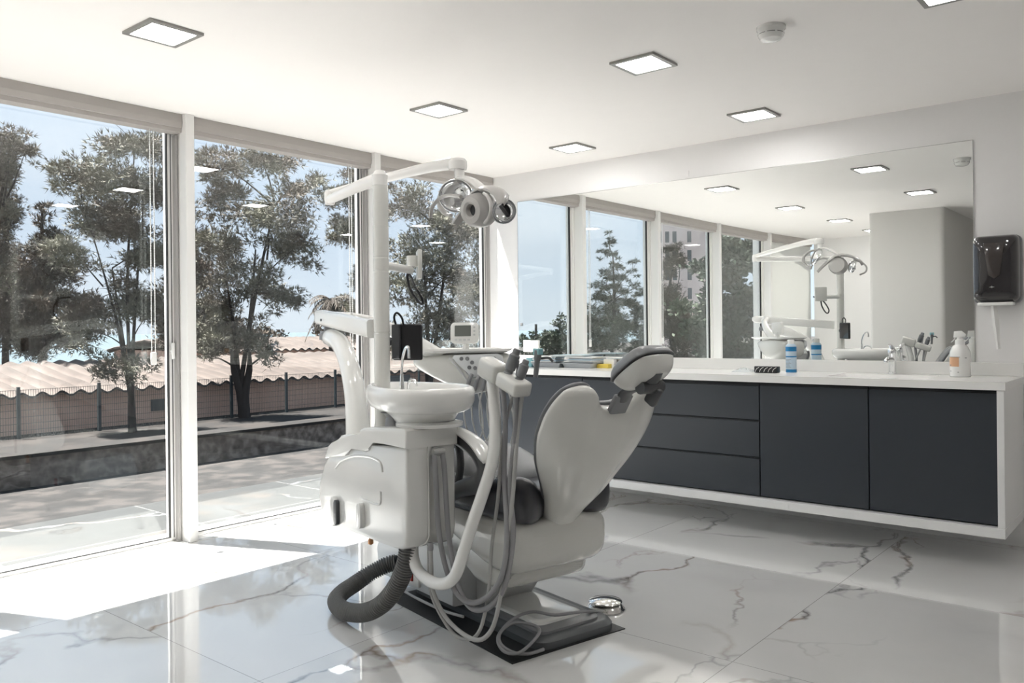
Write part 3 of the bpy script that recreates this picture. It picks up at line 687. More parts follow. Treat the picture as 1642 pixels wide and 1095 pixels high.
# seat cushion: dark sides, dished top
bm = NB(); na, nw = 16, 12; V = {}
for i in range(na + 1):
    for j in range(nw + 1):
        u = i / na; v = j / nw * 2 - 1; a = -.36 + u * (.83 - .09 / (1 + math.exp((abs(v) - .5) * 14)))
        hw = .275 * (1 - .12 * abs(2 * u - 1) ** 4) * (1 if u < .93 else .93)
        z = .610 + .045 * v * v + .09 * max(0, .45 - u) ** 1.2 + .05 * max(0, min(1, (u - .6) * 3)) * (1 if abs(v) > .6 else .2) * (1 - max(0, u - .9) * 6)
        if abs(v) > .95: z -= .03
        V[i, j, 1] = bm.verts.new((a, v * hw, z)); V[i, j, 0] = bm.verts.new((a, v * hw * .96, .500 if u < .35 else .495))
def closegrid(bm, V, na, nw):
    for i in range(na):
        for j in range(nw):
            bm.faces.new((V[i, j, 1], V[i + 1, j, 1], V[i + 1, j + 1, 1], V[i, j + 1, 1])); bm.faces.new((V[i, j, 0], V[i, j + 1, 0], V[i + 1, j + 1, 0], V[i + 1, j, 0]))
    for i in range(na):
        for j in (0, nw): bm.faces.new((V[i, j, 0], V[i + 1, j, 0], V[i + 1, j, 1], V[i, j, 1]))
    for j in range(nw):
        for i in (0, na): bm.faces.new((V[i, j, 0], V[i, j + 1, 0], V[i, j + 1, 1], V[i, j, 1]))
closegrid(bm, V, na, nw); part('seat', bm, M['upholstery'], chair, sub=1)
# raised grey thigh pad and leg rest
bm = NB(); V = {}; na, nw = 16, 10
for i in range(na + 1):
    for j in range(nw + 1):
        u = i / na; v = j / nw * 2 - 1; a = -.98 + u * 1.16
        hw = .235 * (1 - .25 * abs(2 * u - 1) ** 6)
        zc = .60 + .13 * math.exp(-((a + .12) / .22) ** 2) - .06 * max(0, -.5 - a) * 2
        zt = zc + .02 - .07 * v * v * (math.exp(-((a + .12) / .25) ** 2)) - (.03 if abs(v) > .95 else 0)
        V[i, j, 1] = bm.verts.new((a, v * hw, zt)); V[i, j, 0] = bm.verts.new((a, v * hw * .95, min(zt - .03, .56)))
closegrid(bm, V, na, nw); part('leg_rest', bm, M['upholstery_grey'], chair, sub=1, label='pale grey raised thigh and leg cushion')
bm = NB(); loft(bm, [ring_sec(-1.0, .36, .54, .50, .015), ring_sec(-.7, .42, .55, .47, .02), ring_sec(-.28, .42, .55, .42, .03)]); part('leg_rest_shell', bm, M['chair_shell'], chair, sub=1)
# armrest
bm = NB(); tube(bm, [(.04, -.315, .846), (.15, -.315, .840), (.26, -.315, .808), (.335, -.315, .757), (.348, -.315, .737)], [.016, .022, .025, .024, .016], seg=14, flat=(1.5, .62)); ar = part('armrest_pad', bm, M['unit_white'], chair, label='white curved armrest top')
bm = NB(); tube(bm, [(.06, -.315, .812), (.16, -.315, .800), (.26, -.315, .765), (.318, -.315, .715), (.30, -.31, .665), (.22, -.30, .63), (.12, -.295, .60), (.04, -.29, .565)], [.02, .026, .03, .036, .042, .038, .034, .03], seg=14, flat=(.75, 1)); part('armrest_body', bm, M['dark_grey'], chair)
bm = NB(); pts = [(.0 + .085 * cos(t_), -.27, .70 + .115 * sin(t_)) for t_ in [k * 2 * pi / 16 for k in range(17)]]
tube(bm, pts, .016, seg=10, n=2, closed=True); part('armrest_ring', bm, M['dark_grey'], chair)
bm = NB(); tube(bm, [(.04, .315, .842), (.15, .315, .836), (.26, .315, .805), (.335, .315, .755)], [.022, .03, .033, .028], seg=14, flat=(1.15, .62)); tube(bm, [(.10, .31, .81), (.26, .31, .765), (.30, .305, .665), (.12, .29, .58)], [.02, .03, .04, .03], seg=12); part('far_armrest', bm, M['dark_grey'], chair)
# backrest
LEAN = math.radians(33); U = Vector((sin(LEAN), 0, cos(LEAN))); NBK = Vector((cos(LEAN), 0, -sin(LEAN))); B0 = Vector((.378, -.002, .455))
HP = [(0, .080), (.06, .084), (.11, .102), (.15, .120), (.20, .145), (.26, .182), (.32, .215), (.40, .250), (.46, .270), (.54, .276), (.60, .264), (.65, .243), (.70, .218)]
def interp(T, x):
    if x <= T[0][0]: return T[0][1]
    for (a, b), (c, d) in zip(T, T[1:]):
        if x <= c: return b + (d - b) * (x - a) / (c - a)
    return T[-1][1]
def backpt(v, t, depth, inset=0, s0=0.0):
    av = abs(v)
    # top edge dips in the middle and rises to two shoulders
    stop = .605 + .092 * (1 / (1 + math.exp(-(av - .42) * 16))) - .032 * max(0, av - .8) * 5
    s = s0 + t * (stop - s0 - inset)
    hw = interp(HP, s) - inset
    return B0 + U * s + Vector((0, 1, 0)) * (v * hw) + NBK * depth
bm = NB(); ni, nj = 26, 16; V = {}
for i in range(ni + 1):
    for j in range(nj + 1):
        t_ = i / ni; v = j / nj * 2 - 1
        s = t_ * .66
        bul = interp([(0, .035), (.1, .045), (.2, .075), (.35, .085), (.5, .075), (.62, .055), (.7, .03)], s) * (1 - abs(v) ** 3.5) ** .6
        crease = -.016 * math.exp(-((abs(v) - .62 + .25 * t_) / .06) ** 2) * min(1, max(0, (s - .12) * 8))
        lean_in = -.035 * abs(v) ** 2 * interp([(0, 0), (.15, .3), (.3, 1), (.6, 1), (.7, .6)], s)   # wraps forward at the sides
        V[i, j, 1] = bm.verts.new(backpt(v, t_, bul + crease + lean_in)); V[i, j, 0] = bm.verts.new(backpt(v * .985, t_, lean_in - .016))
closegrid(bm, V, ni, nj); part('backrest_shell', bm, M['chair_shell'], chair, sub=1)
bm = NB(); V = {}; ni, nj = 20, 14
for i in range(ni + 1):
    for j in range(nj + 1):
        t_ = i / ni; v = j / nj * 2 - 1; s = .12 + t_ * .55
        li = -.035 * v * v * interp([(0, 0), (.15, .3), (.3, 1), (.6, 1), (.7, .6)], s)
        e = (1 - abs(v) ** 4) ** .5 * (1 - abs(2 * t_ - 1) ** 6) ** .5
        V[i, j, 1] = bm.verts.new(backpt(v * 1.0, t_, li - .030 - .045 * e + .02 * (1 - v * v) * 0, .0, .13)); V[i, j, 0] = bm.verts.new(backpt(v * .97, t_, li - .014, 0, .13))
closegrid(bm, V, ni, nj); part('backrest_cushion', bm, M['upholstery_grey'], chair, sub=1)
bm = NB(); p = B0 + U * -.02 + NBK * .01
box(bm, p + U * -.005, (.06, .16, .10), ry=LEAN, bev=.012); part('hinge_cover', bm, M['chair_shell'], chair)
bm = NB(); box(bm, B0 + U * -.012 + NBK * .032, (.036, .168, .012), ry=LEAN, bev=.003); part('hinge_gap', bm, M['black'], chair)
# headrest
hb = B0 + U * .60 + NBK * .03
L2 = math.radians(57); U2 = Vector((sin(L2), 0, cos(L2))); N2 = Vector((cos(L2), 0, -sin(L2)))
hc = Vector((.855, .01, 1.105))
bm = NB(); box(bm, hb + U * .02, (.022, .085, .11), ry=LEAN, bev=.006); bk = part('headrest_bracket', bm, M['mid_grey'], chair)
bm = NB(); tube(bm, [hb + U * .05, hb + U * .105 + NBK * .012, hc + N2 * .062 + U2 * -.005, hc + N2 * .05 + U2 * .055], [.017, .018, .018, .014], seg=10, n=4, flat=(1.9, .8)); part('headrest_arm', bm, M['dark_grey'], chair)
bm = NB(); tube(bm, [hc + N2 * .072 + Vector((0, -.045, 0)) + U2 * -.012, hc + N2 * .072 + Vector((0, .06, 0)) + U2 * -.012], .024, seg=14, smooth=False); box(bm, hc + N2 * .095 + Vector((0, .03, 0)) + U2 * -.035, (.05, .03, .075), ry=LEAN, bev=.01); part('lock_knob', bm, M['dark_grey'], chair)
def pad(bm, c, u, n, hl, hw, th0, th1, pw=.5, ex=3):
    V = {}; ni = nj = 12
    for i in range(ni + 1):
        for j in range(nj + 1):
            a = i / ni * 2 - 1; v = j / nj * 2 - 1
            fa = 1 - .16 * abs(v) ** 3; fv = 1 - .22 * abs(a) ** 3
            e = ((1 - abs(a) ** ex) * (1 - abs(v) ** ex)) ** pw
            base = c + u * (a * hl * fa) + Vector((0, 1, 0)) * (v * hw * fv)
            V[i, j, 1] = bm.verts.new(base + n * (th1 * e + (.004 if th1 > 0 else -.004))); V[i, j, 0] = bm.verts.new(base + n * th0 * e)
    closegrid(bm, V, ni, nj)
bm = NB(); pad(bm, hc + N2 * .004, U2, N2, .105, .100, 0.0, .055); part('headrest_shell', bm, M['chair_shell'], chair, sub=1)
bm = NB(); pad(bm, hc - N2 * .001, U2, N2, .112, .107, 0.0, -.048, .45, 4); part('headrest_cushion', bm, M['upholstery_grey'], chair, sub=1)

# rubber mat
bm = NB(); bx(bm, -.515, .475, -.305, .28, .0005, .004); single('rubber_mat', bm, M['rubber'], 'black rectangular rubber mat under the dental chair', 'mat', (0, 0, 0), 'C')

# ================================================================== CUSPIDOR UNIT
unit = thing('dental_unit', 'white cuspidor unit with round spittoon basin and tall pole beside the chair', 'dental unit', (-.25, -.45, .40), 'C')
WF, WB = -.57, -.345
side = [(.165, .47), (.15, .415), (.11, .395), (.05, .395), (-.42, .385), (-.50, .38), (-.575, .385), (-.64, .43), (-.665, .48), (-.655, .545), (-.60, .64), (-.545, .69), (-.40, .735), (-.20, .775), (.165, .80)]
bm = NB(); prism(bm, [(a, WF, z) for a, z in side], (0, WB - WF, 0), bev=.016, seg=3); body = part('body', bm, M['unit_white'], unit, ang=50)
# top cover with stepped lower edge
cov = [(.172, .795), (.172, .862), (.155, .872), (-.17, .848), (-.215, .835), (-.23, .808), (-.36, .80), (-.40, .793), (-.425, .765), (-.50, .752), (-.53, .735), (-.575, .672), (-.50, .688), (-.365, .708), (-.335, .716), (-.315, .742), (-.30, .752), (-.17, .745), (-.135, .757), (-.11, .792), (-.09, .80), (.0, .797)]
bm = NB(); prism(bm, [(a, WF - .007, z) for a, z in cov], (0, WB - WF + .014, 0), bev=.007, seg=3); part('top_cover', bm, M['unit_white'], unit, ang=50)
# right side seam, recesses and arch relief
bm = NB(); tube(bm, [(.169, -.475, .80), (.169, -.475, .50), (.163, -.478, .43), (.12, -.49, .40)], .004, seg=8, n=4); part('seam', bm, M['unit_white'], body)
bm = NB(); tube(bm, [(-.47, WF - .001, .640), (-.40, WF - .002, .682), (-.28, WF - .002, .715), (-.14, WF - .002, .728), (-.06, WF - .002, .722), (-.035, WF - .002, .705), (-.028, WF - .001, .68)], .0055, seg=8); part('arch_relief', bm, M['unit_white'], body)
bm = NB(); tube(bm, [(-.045, WF - .001, .60), (-.052, WF - .001, .55), (-.12, WF - .001, .542), (-.22, WF - .001, .548)], .0055, seg=8); part('lower_relief', bm, M['unit_white'], body)
def slot(a, z, h, w_, dep):
    bm = NB(); prism(bm, [(x, WF - dep, zz) for x, zz in rrect(a, z, w_, h, w_ * .48)], (0, dep + .004, 0), bev=.002); return bm
part('rib', slot(-.208, .475, .105, .038, .022), M['unit_white'], body); part('rib', slot(-.475, .448, .13, .05, .016), M['unit_white'], body)
part('recess', slot(-.449, .448, .11, .03, .0165), M['dark_grey'], body, label='dark slot beside the rounded rib')
# hose connector on the right face
bm = NB(); lathe(bm, [(0, 0), (.017, 0), (.017, .03), (0, .032)], (.17, -.445, .775), axis=(1, 0, 0), seg=16); tube(bm, [(.195, -.47, .775), (.195, -.42, .775)], .013, seg=10, smooth=False)
part('hose_connector', bm, M['hose_grey'], unit)
# basin neck and bowl
bm = NB(); lathe(bm, [(.052, .845), (.050, .87), (.046, .885), (.056, .898), (.07, .905)], (-.14, -.44, 0)); part('basin_neck', bm, M['hose_mid'], unit)
bc = (.055, -.42)
bm = NB(); prof = [(0, .885), (.10, .872), (.128, .878), (.138, .90), (.152, .918), (.185, .926), (.207, .938), (.219, .965), (.221, 1.0), (.214, 1.018), (.202, 1.024), (.188, 1.018), (.165, .975), (.10, .93), (.02, .915), (0, .915)]
rings = lathe(bm, prof, (bc[0], bc[1], 0), seg=48)
for v in bm.verts:                                    # the bowl stretches to a flat lobe towards the pole
    dx = v.co.x - bc[0]
    if dx < 0: v.co.x = bc[0] + dx * (1 + .75 * min(1, max(0, (v.co.z - .87) / .05))); v.co.y = bc[1] + (v.co.y - bc[1]) * (1 + dx * .6)
for v in bm.verts: v.co.y = bc[1] + (v.co.y - bc[1]) * .88
part('basin', bm, M['white_gloss'], unit, ang=60)
bm = NB(); lathe(bm, [(.03, .0), (.135, .0), (.135, .012), (.10, .02)], (.09, -.42, .868), seg=40); part('basin_foot', bm, M['white_gloss'], unit)
bm = NB(); tube(bm, [(-.06, -.46, .985), (-.062, -.46, 1.06), (-.058, -.46, 1.11), (-.045, -.46, 1.150), (-.025, -.46, 1.178), (-.008, -.46, 1.182), (.0, -.46, 1.168), (.0, -.46, 1.135)], .0055, seg=10); lathe(bm, [(.012, 0), (.009, .03), (.007, .07)], (-.06, -.46, 1.0)); part('cup_filler', bm, M['chrome'], unit)
bm = NB(); tube(bm, [(-.04, -.44, .99), (-.04, -.44, 1.03), (-.02, -.44, 1.048), (.01, -.44, 1.043), (.03, -.44, 1.02)], .0055, seg=10); part('bowl_rinse', bm, M['chrome'], unit)
# pole
bm = NB(); lathe(bm, [(.038, .78), (.036, .84), (.034, .86), (.034, 1.236), (.0325, 1.238), (.0325, 1.242), (.034, 1.244), (.034, 1.50), (.0325, 1.502), (.0325, 1.508), (.034, 1.51), (.034, 1.56), (.0325, 1.562), (.0325, 1.567), (.034, 1.569), (.034, 1.70), (.0325, 1.702), (.0325, 1.735), (.034, 1.74), (.034, 1.86), (.030, 1.895), (.016, 1.912), (0, 1.912)], (-.25, -.45, 0), seg=32)
part('pole', bm, M['chair_shell'], unit)
# bracket arm with plate and cable
bm = NB(); tube(bm, [(-.25, -.45, 1.535), (-.34, -.31, 1.53), (-.40, -.22, 1.528)], .019, seg=14); br = part('bracket_arm', bm, M['unit_white'], unit)
bm = NB(); lathe(bm, [(0, 0), (.03, 0), (.03, .05), (0, .05)], (-.41, -.20, 1.545), seg=18, axis=(0, 0, 1)); box(bm, (-.405, -.17, 1.555), (.115, .02, .135), rz=-.45, bev=.004); part('mount_plate', bm, M['chair_shell'], br)
bm = NB(); tube(bm, [(-.405, -.215, 1.53), (-.41, -.23, 1.50), (-.40, -.22, 1.44), (-.37, -.20, 1.385), (-.345, -.19, 1.37), (-.335, -.20, 1.40), (-.36, -.22, 1.45), (-.39, -.22, 1.49), (-.43, -.21, 1.52), (-.47, -.16, 1.53)], .0065, seg=8); part('cable', bm, M['black'], br, label='looped black cable')
# arm support pillar of the console boom
bm = NB(); tube(bm, [(-.445, -.47, .76), (-.455, -.47, .86), (-.485, -.465, .96), (-.545, -.455, 1.06), (-.64, -.435, 1.135), (-.76, -.41, 1.19), (-.90, -.385, 1.215), (-.965, -.375, 1.218)], [.064, .060, .055, .052, .049, .047, .045, .040], seg=20, n=5, flat=(.85, 1)); cv = part('curved_arm', bm, M['white_gloss'], unit, ang=80)
bm = NB(); lathe(bm, [(0, 1.205), (.045, 1.205), (.046, 1.235), (.03, 1.25), (.022, 1.25), (.022, 1.30), (0, 1.30)], (-.975, -.37, 0), seg=20); part('swivel_joint', bm, M['mid_grey'], unit)
# drain hose
bm = NB()
P = catmull([(.055, -.50, .40), (.04, -.505, .32), (-.01, -.52, .22), (-.09, -.545, .13), (-.20, -.575, .07), (-.34, -.60, .048), (-.47, -.575, .05), (-.56, -.50, .052), (-.60, -.42, .065), (-.60, -.34, .10), (-.565, -.27, .135), (-.54, -.235, .145)], 22)
pr = 0; acc = 0; step = []
for i in range(len(P)):
    if i: acc += (P[i] - P[i - 1]).length
    step.append(acc)
tot = acc; npt = int(tot / .0028); Q = []
j = 0
for k in range(npt + 1):
    s = k * tot / npt
    while j < len(P) - 2 and step[j + 1] < s: j += 1
    f = (s - step[j]) / max(1e-6, step[j + 1] - step[j]); Q.append(P[j].lerp(P[j + 1], f))
n_ = len(Q)
rr = [.039 if (k // 2) % 2 else .0315 for k in range(n_)]
tube(bm, Q, rr, seg=20, smooth=False, n=1)
part('drain_hose', bm, M['hose_dark'], unit, ang=30, label='dark grey corrugated drain hose')
bm = NB(); tube(bm, [(-.375, -.45, .385), (-.375, -.45, .30)], .007, seg=10, smooth=False); lathe(bm, [(0, .0), (.012, .004), (.012, .02), (.007, .03)], (-.375, -.45, .30), seg=12); box(bm, (-.375, -.45, .345), (.05, .01, .008)); part('drain_valve', bm, M['brass'], unit, label='small brass drain valve')
# assistant arm
bm = NB(); tube(bm, [(.345, -.29, 1.06), (.372, -.30, .95), (.388, -.31, .85), (.392, -.33, .74), (.372, -.36, .626), (.350, -.40, .50), (.335, -.435, .385), (.318, -.455, .320), (.272, -.47, .285), (.195, -.48, .275), (.11, -.487, .295), (.072, -.49, .34), (.066, -.49, .40)], .0235, seg=18, n=6); aa = part('assistant_arm', bm, M['white_gloss'], unit, ang=80)
bm = NB(); box(bm, (.350, -.29, 1.092), (.125, .075, .080), ry=.30, bev=.018, seg=3); box(bm, (.475, -.285, 1.043), (.135, .082, .058), ry=.32, bev=.014, seg=3)
hold = part('instrument_holder', bm, M['chair_shell'], aa)

# instruments in the holder: top-level things with their hoses
def instrument(lb, top, bot, hosepts, r0, hr, hm, mat_h='mid_grey'):
    t = thing('suction_handpiece', lb, 'handpiece', bot, 'C', group='handpieces in the assistant holder')
    a, b = Vector(top), Vector(bot); d = (a - b)
    bm = NB(); L = d.length
    lathe(bm, [(0, 0), (r0 * .8, 0), (r0, .008), (r0, L * .30), (r0 * .8, L * .33), (r0 * .8, L * .38), (r0 * 1.05, L * .42), (r0 * 1.05, L * .82), (r0 * .75, L * .86), (r0 * .75, L * .95), (r0 * .6, L), (0, L)], tuple(b), seg=18, axis=d); part('grip', bm, M[mat_h], t)
    bm = NB(); tube(bm, hosepts, hr, seg=10, n=6); part('hose', bm, M[hm], t, ang=80)
    return t
instrument('thick grey suction handpiece standing left in the holder, hose looping low', (.475, -.265, 1.175), (.425, -.29, 1.045),
    [(.408, -.29, 1.05), (.420, -.285, .90), (.409, -.285, .70), (.45, -.305, .53), (.474, -.33, .40), (.455, -.355, .30), (.375, -.38, .225), (.285, -.40, .215), (.225, -.42, .285), (.205, -.45, .45), (.205, -.465, .70), (.197, -.465, .765)], .020, .0108, 'hose_mid')
instrument('shorter grey suction handpiece at the right of the holder beside the teal syringe head', (.525, -.262, 1.135), (.49, -.285, 1.03),
    [(.49, -.285, 1.04), (.470, -.275, .87), (.440, -.28, .66), (.470, -.29, .50), (.480, -.315, .38), (.462, -.34, .27), (.395, -.365, .20), (.315, -.385, .19), (.252, -.40, .27), (.225, -.42, .45), (.215, -.43, .70), (.202, -.43, .765)], .018, .0108, 'hose_mid')
t = thing('saliva_ejector', 'thin pale saliva hose hanging between the two suction hoses', 'hose', (.455, -.262, 1.03), 'C')
bm = NB(); tube(bm, [(.455, -.262, 1.03), (.385, -.27, .84), (.374, -.29, .60), (.371, -.32, .42), (.391, -.35, .26), (.376, -.38, .12), (.320, -.40, .070), (.242, -.42, .080), (.161, -.44, .16), (.142, -.46, .25), (.167, -.475, .41)], .007, seg=8); part('hose', bm, M['hose_grey'], t, ang=80)
bm = NB(); lathe(bm, [(.006, 0), (.009, .01), (.009, .05), (.005, .055), (.005, .11), (0, .112)], (.455, -.262, 1.025), seg=12, axis=(.2, 0, 1)); part('tip', bm, M['mid_grey'], t)
t = thing('syringe_hose', 'pale thin hose whose low loop touches the front of the rubber mat', 'hose', (.50, -.262, 1.0), 'C')
bm = NB(); tube(bm, [(.505, -.262, 1.03), (.475, -.268, .87), (.462, -.285, .62), (.460, -.31, .44), (.460, -.345, .26), (.45, -.38, .14), (.384, -.41, .09), (.225, -.425, .12), (.156, -.45, .22), (.182, -.475, .33), (.188, -.48, .42)], .0085, seg=10); part('hose', bm, M['hose_grey'], t, ang=80)
bm = NB(); lathe(bm, [(.010, 0), (.012, .01), (.010, .03)], (.188, -.48, .395), seg=12); part('ferrule', bm, M['hose_mid'], t)
t = thing('air_water_syringe', 'small teal and grey air-water syringe at the right end of the holder', 'syringe', (.53, -.27, 1.05), 'C')
bm = NB(); lathe(bm, [(0, 0), (.009, 0), (.010, .06), (.014, .07), (.014, .10), (0, .104)], (.545, -.235, 1.07), seg=14, axis=(.05, .1, 1)); part('grip', bm, M['mid_grey'], t)
bm = NB(); box(bm, (.548, -.225, 1.165), (.036, .024, .024), bev=.004); part('head', bm, M['teal'], t)
bm = NB(); tube(bm, [(.56, -.22, 1.14), (.578, -.20, 1.142), (.592, -.19, 1.128)], .005, seg=8); part('nozzle', bm, M['dark_grey'], t)
# thin cable across the base plate
bm = NB(); tube(bm, [(-.56, -.24, .09), (-.50, -.27, .065), (-.36, -.285, .060), (-.18, -.29, .06), (-.02, -.285, .062), (.10, -.275, .07)], .006, seg=8); single('power_cable', bm, M['hose_grey'], 'thin grey cable lying along the front edge of the base plate', 'cable', (-.2, -.28, .06), 'C')

# foot pedal with looped cable
t = thing('foot_control', 'round chrome foot pedal on the floor at the corner of the mat', 'foot pedal', (.235, .385, 0), 'C')
pc = (.245, .385)
bm = NB(); lathe(bm, [(0, 0), (.082, 0), (.086, .006), (.080, .012), (.074, .022), (.066, .026), (0, .026)], (*pc, 0), seg=40); part('base', bm, M['pedal_steel'], t)
bm = NB(); lathe(bm, [(.03, .026), (.064, .032), (.075, .037), (.070, .042), (.03, .050), (0, .052)], (*pc, 0), seg=40); part('dome', bm, M['pedal_steel'], t)
bm = NB(); tube(bm, [(.285, .325, .014), (.345, .25, .045), (.432, .070, .105), (.397, -.032, .105), (.320, -.082, .108), (.313, -.171, .100), (.329, -.250, .070), (.367, -.292, .050), (.424, -.300, .030), (.462, -.261, .030), (.476, -.203, .066), (.446, -.150, .085), (.397, -.155, .095), (.342, -.202, .095), (.337, -.260, .068), (.384, -.290, .045), (.437, -.270, .025), (.468, -.22, .018), (.470, -.15, .018)], .0065, seg=8); part('cable', bm, M['hose_mid'], t, ang=80)

# ================================================================== MONITOR on the pole
t = thing('monitor', 'small black monitor mounted on the pole behind the basin', 'monitor', (-.25, -.39, 1.11), 'C')
MZ = .80
bm = NB(); box(bm, (-.203, -.35, 1.198), (.132, .024, .158), rz=MZ, bev=.009, seg=3); part('casing', bm, M['black'], t)
bm = NB(); box(bm, (-.2125, -.3405, 1.198), (.118, .003, .143), rz=MZ); part('screen', bm, M['smoked'], t, smooth=False)
bm = NB(); tube(bm, [(-.25, -.42, 1.20), (-.225, -.37, 1.20)], .018, seg=12, smooth=False); box(bm, (-.222, -.395, 1.20), (.035, .035, .15), rz=MZ, bev=.006); part('bracket', bm, M['dark_grey'], t)
bm = NB(); tube(bm, [(-.225, -.39, 1.26), (-.23, -.40, 1.305), (-.215, -.395, 1.325), (-.20, -.38, 1.305), (-.20, -.37, 1.27)], .005, seg=8); part('cable', bm, M['black'], t)

# ================================================================== OPERATING LAMP
lamp = thing('operating_light', 'dental operating lamp on a jointed white arm hanging from the pole top', 'dental lamp', (-.25, -.45, 1.90), 'C')
bm = NB(); tube(bm, [(-.235, -.455, 1.905), (-.55, -.405, 1.92), (-1.035, -.325, 1.93)], [.029, .027, .024], seg=16, n=4); lathe(bm, [(.0, 1.875), (.033, 1.875), (.034, 1.92), (.02, 1.94), (0, 1.942)], (-.25, -.452, 0)); part('lower_arm', bm, M['arm_white'], lamp)
bm = NB(); lathe(bm, [(0, 1.905), (.024, 1.905), (.028, 1.93), (.028, 1.965), (.022, 1.978), (0, 1.98)], (-1.045, -.323, 0)); el = part('elbow', bm, M['arm_white'], lamp)
bm = NB(); tube(bm, [(-1.04, -.32, 1.962), (-.80, -.185, 2.005), (-.55, -.045, 2.042), (-.42, .03, 2.052)], [.020, .023, .026, .030], seg=16, n=4, flat=(1.0, 1.0)); part('upper_arm', bm, M['arm_white'], lamp)
bm = NB(); lathe(bm, [(0, 2.02), (.043, 2.02), (.046, 2.035), (.045, 2.06), (.035, 2.072), (0, 2.075)], (-.395, .045, 0)); lathe(bm, [(0, 1.975), (.024, 1.975), (.025, 2.02), (0, 2.02)], (-.385, .048, 0)); part('swivel', bm, M['arm_white'], lamp)
# yoke: curved fork holding the head
yk = [(-.385, .05, 1.978), (-.34, .055, 1.972), (-.285, .06, 1.95), (-.235, .065, 1.915), (-.20, .065, 1.89)]
bm = NB(); tube(bm, yk, [.016, .020, .022, .022, .018], seg=12, flat=(1.7, .6)); part('yoke', bm, M['arm_white'], lamp)
bm = NB(); tube(bm, [(-.39, .05, 1.965), (-.47, .04, 1.955), (-.525, .035, 1.915), (-.535, .035, 1.86), (-.50, .04, 1.82), (-.46, .045, 1.81)], [.012, .014, .016, .016, .012, .008], seg=10, flat=(1.4, .8)); part('yoke_hoop', bm, M['lamp_grey'], lamp)
# left chrome reflector disc
def bowl(bm, c, ax, r, dep, n=10):
    lathe(bm, [(r * sin(pi / 2 * k / n) if k else 0, -dep * cos(pi / 2 * k / n)) for k in range(n + 1)] + [(r * 1.04, 0), (r * 1.05, -.004)] + [(r * 1.05 * sin(pi / 2 * k / n), -.006 - (dep + .004) * cos(pi / 2 * k / n)) for k in range(n - 1, 0, -1)] + [(0, -dep - .010)], tuple(c), seg=32, axis=ax)
bm = NB(); bowl(bm, (-.415, .045, 1.895), (.75, -.45, -.45), .080, .035); part('reflector', bm, M['chrome'], lamp, label='chrome reflector behind the yoke')
# housing drum with recessed end
hx = Vector((-.225, .045, 1.805)); dax = Vector((.20, -.94, -.12)).normalized()
bm = NB(); lathe(bm, [(0, .02), (.026, .024), (.030, .052), (.040, .060), (.062, .055), (.076, .035), (.082, .0), (.080, -.04), (.070, -.06), (0, -.065)], tuple(hx), seg=36, axis=dax); hs = part('lamp_housing', bm, M['lamp_grey'], lamp)
bm = NB(); lathe(bm, [(0, .021), (.027, .025)], tuple(hx + dax * .001), seg=24, axis=dax); part('knob_recess', bm, M['dark_grey'], hs)
bm = NB(); bowl(bm, hx + Vector((.135, .05, -.018)), (.90, -.35, -.25), .056, .040); rf = part('main_reflector', bm, M['chrome'], lamp, label='chrome main reflector at the right')
bm = NB(); box(bm, hx + Vector((.142, .045, -.018)), (.018, .012, .065), rx=.75, bev=.004); part('bulb_holder', bm, M['black'], rf)
# arched cover over the head
top = [(-.43, 1.755), (-.385, 1.80), (-.33, 1.85), (-.27, 1.895), (-.21, 1.905), (-.155, 1.898), (-.11, 1.882), (-.065, 1.858), (-.035, 1.83), (-.02, 1.80)]
rings = []
for k, (a, z) in enumerate(top):
    wd = [.018, .026, .036, .045, .052, .055, .052, .045, .034, .02][k]
    tn = Vector((top[min(k + 1, 9)][0] - top[max(k - 1, 0)][0], 0, top[min(k + 1, 9)][1] - top[max(k - 1, 0)][1])).normalized(); nn = Vector((-tn.z, 0, tn.x))
    c = Vector((a + .01, .03 + .045 * (1 - ((k - 4.5) / 4.5) ** 2), z + .010)); r_ = []
    for q in range(7): f = q / 6 * 2 - 1; r_.append(c + Vector((0, f * wd, 0)) + nn * (.004 - .018 * f * f))
    for q in range(6, -1, -1): f = q / 6 * 2 - 1; r_.append(c + Vector((0, f * wd * .96, 0)) + nn * (-.004 - .018 * f * f))
    rings.append(r_)
bm = NB(); loft(bm, rings); part('cover', bm, M['lamp_grey'], lamp, ang=70)
bm = NB(); tube(bm, [(-.30, .0, 1.872), (-.36, -.03, 1.885), (-.41, -.05, 1.875), (-.455, -.06, 1.845), (-.475, -.06, 1.81), (-.478, -.06, 1.79)], [.013, .012, .010, .009, .009, .007], seg=10, flat=(1.4, .7)); part('handle', bm, M['lamp_grey'], lamp)
bm = NB(); tube(bm, [(-.10, -.01, 1.86), (-.03, -.04, 1.835), (.01, -.05, 1.79), (.0, -.05, 1.745), (-.05, -.04, 1.72)], .008, seg=10); part('handle', bm, M['lamp_grey'], lamp)

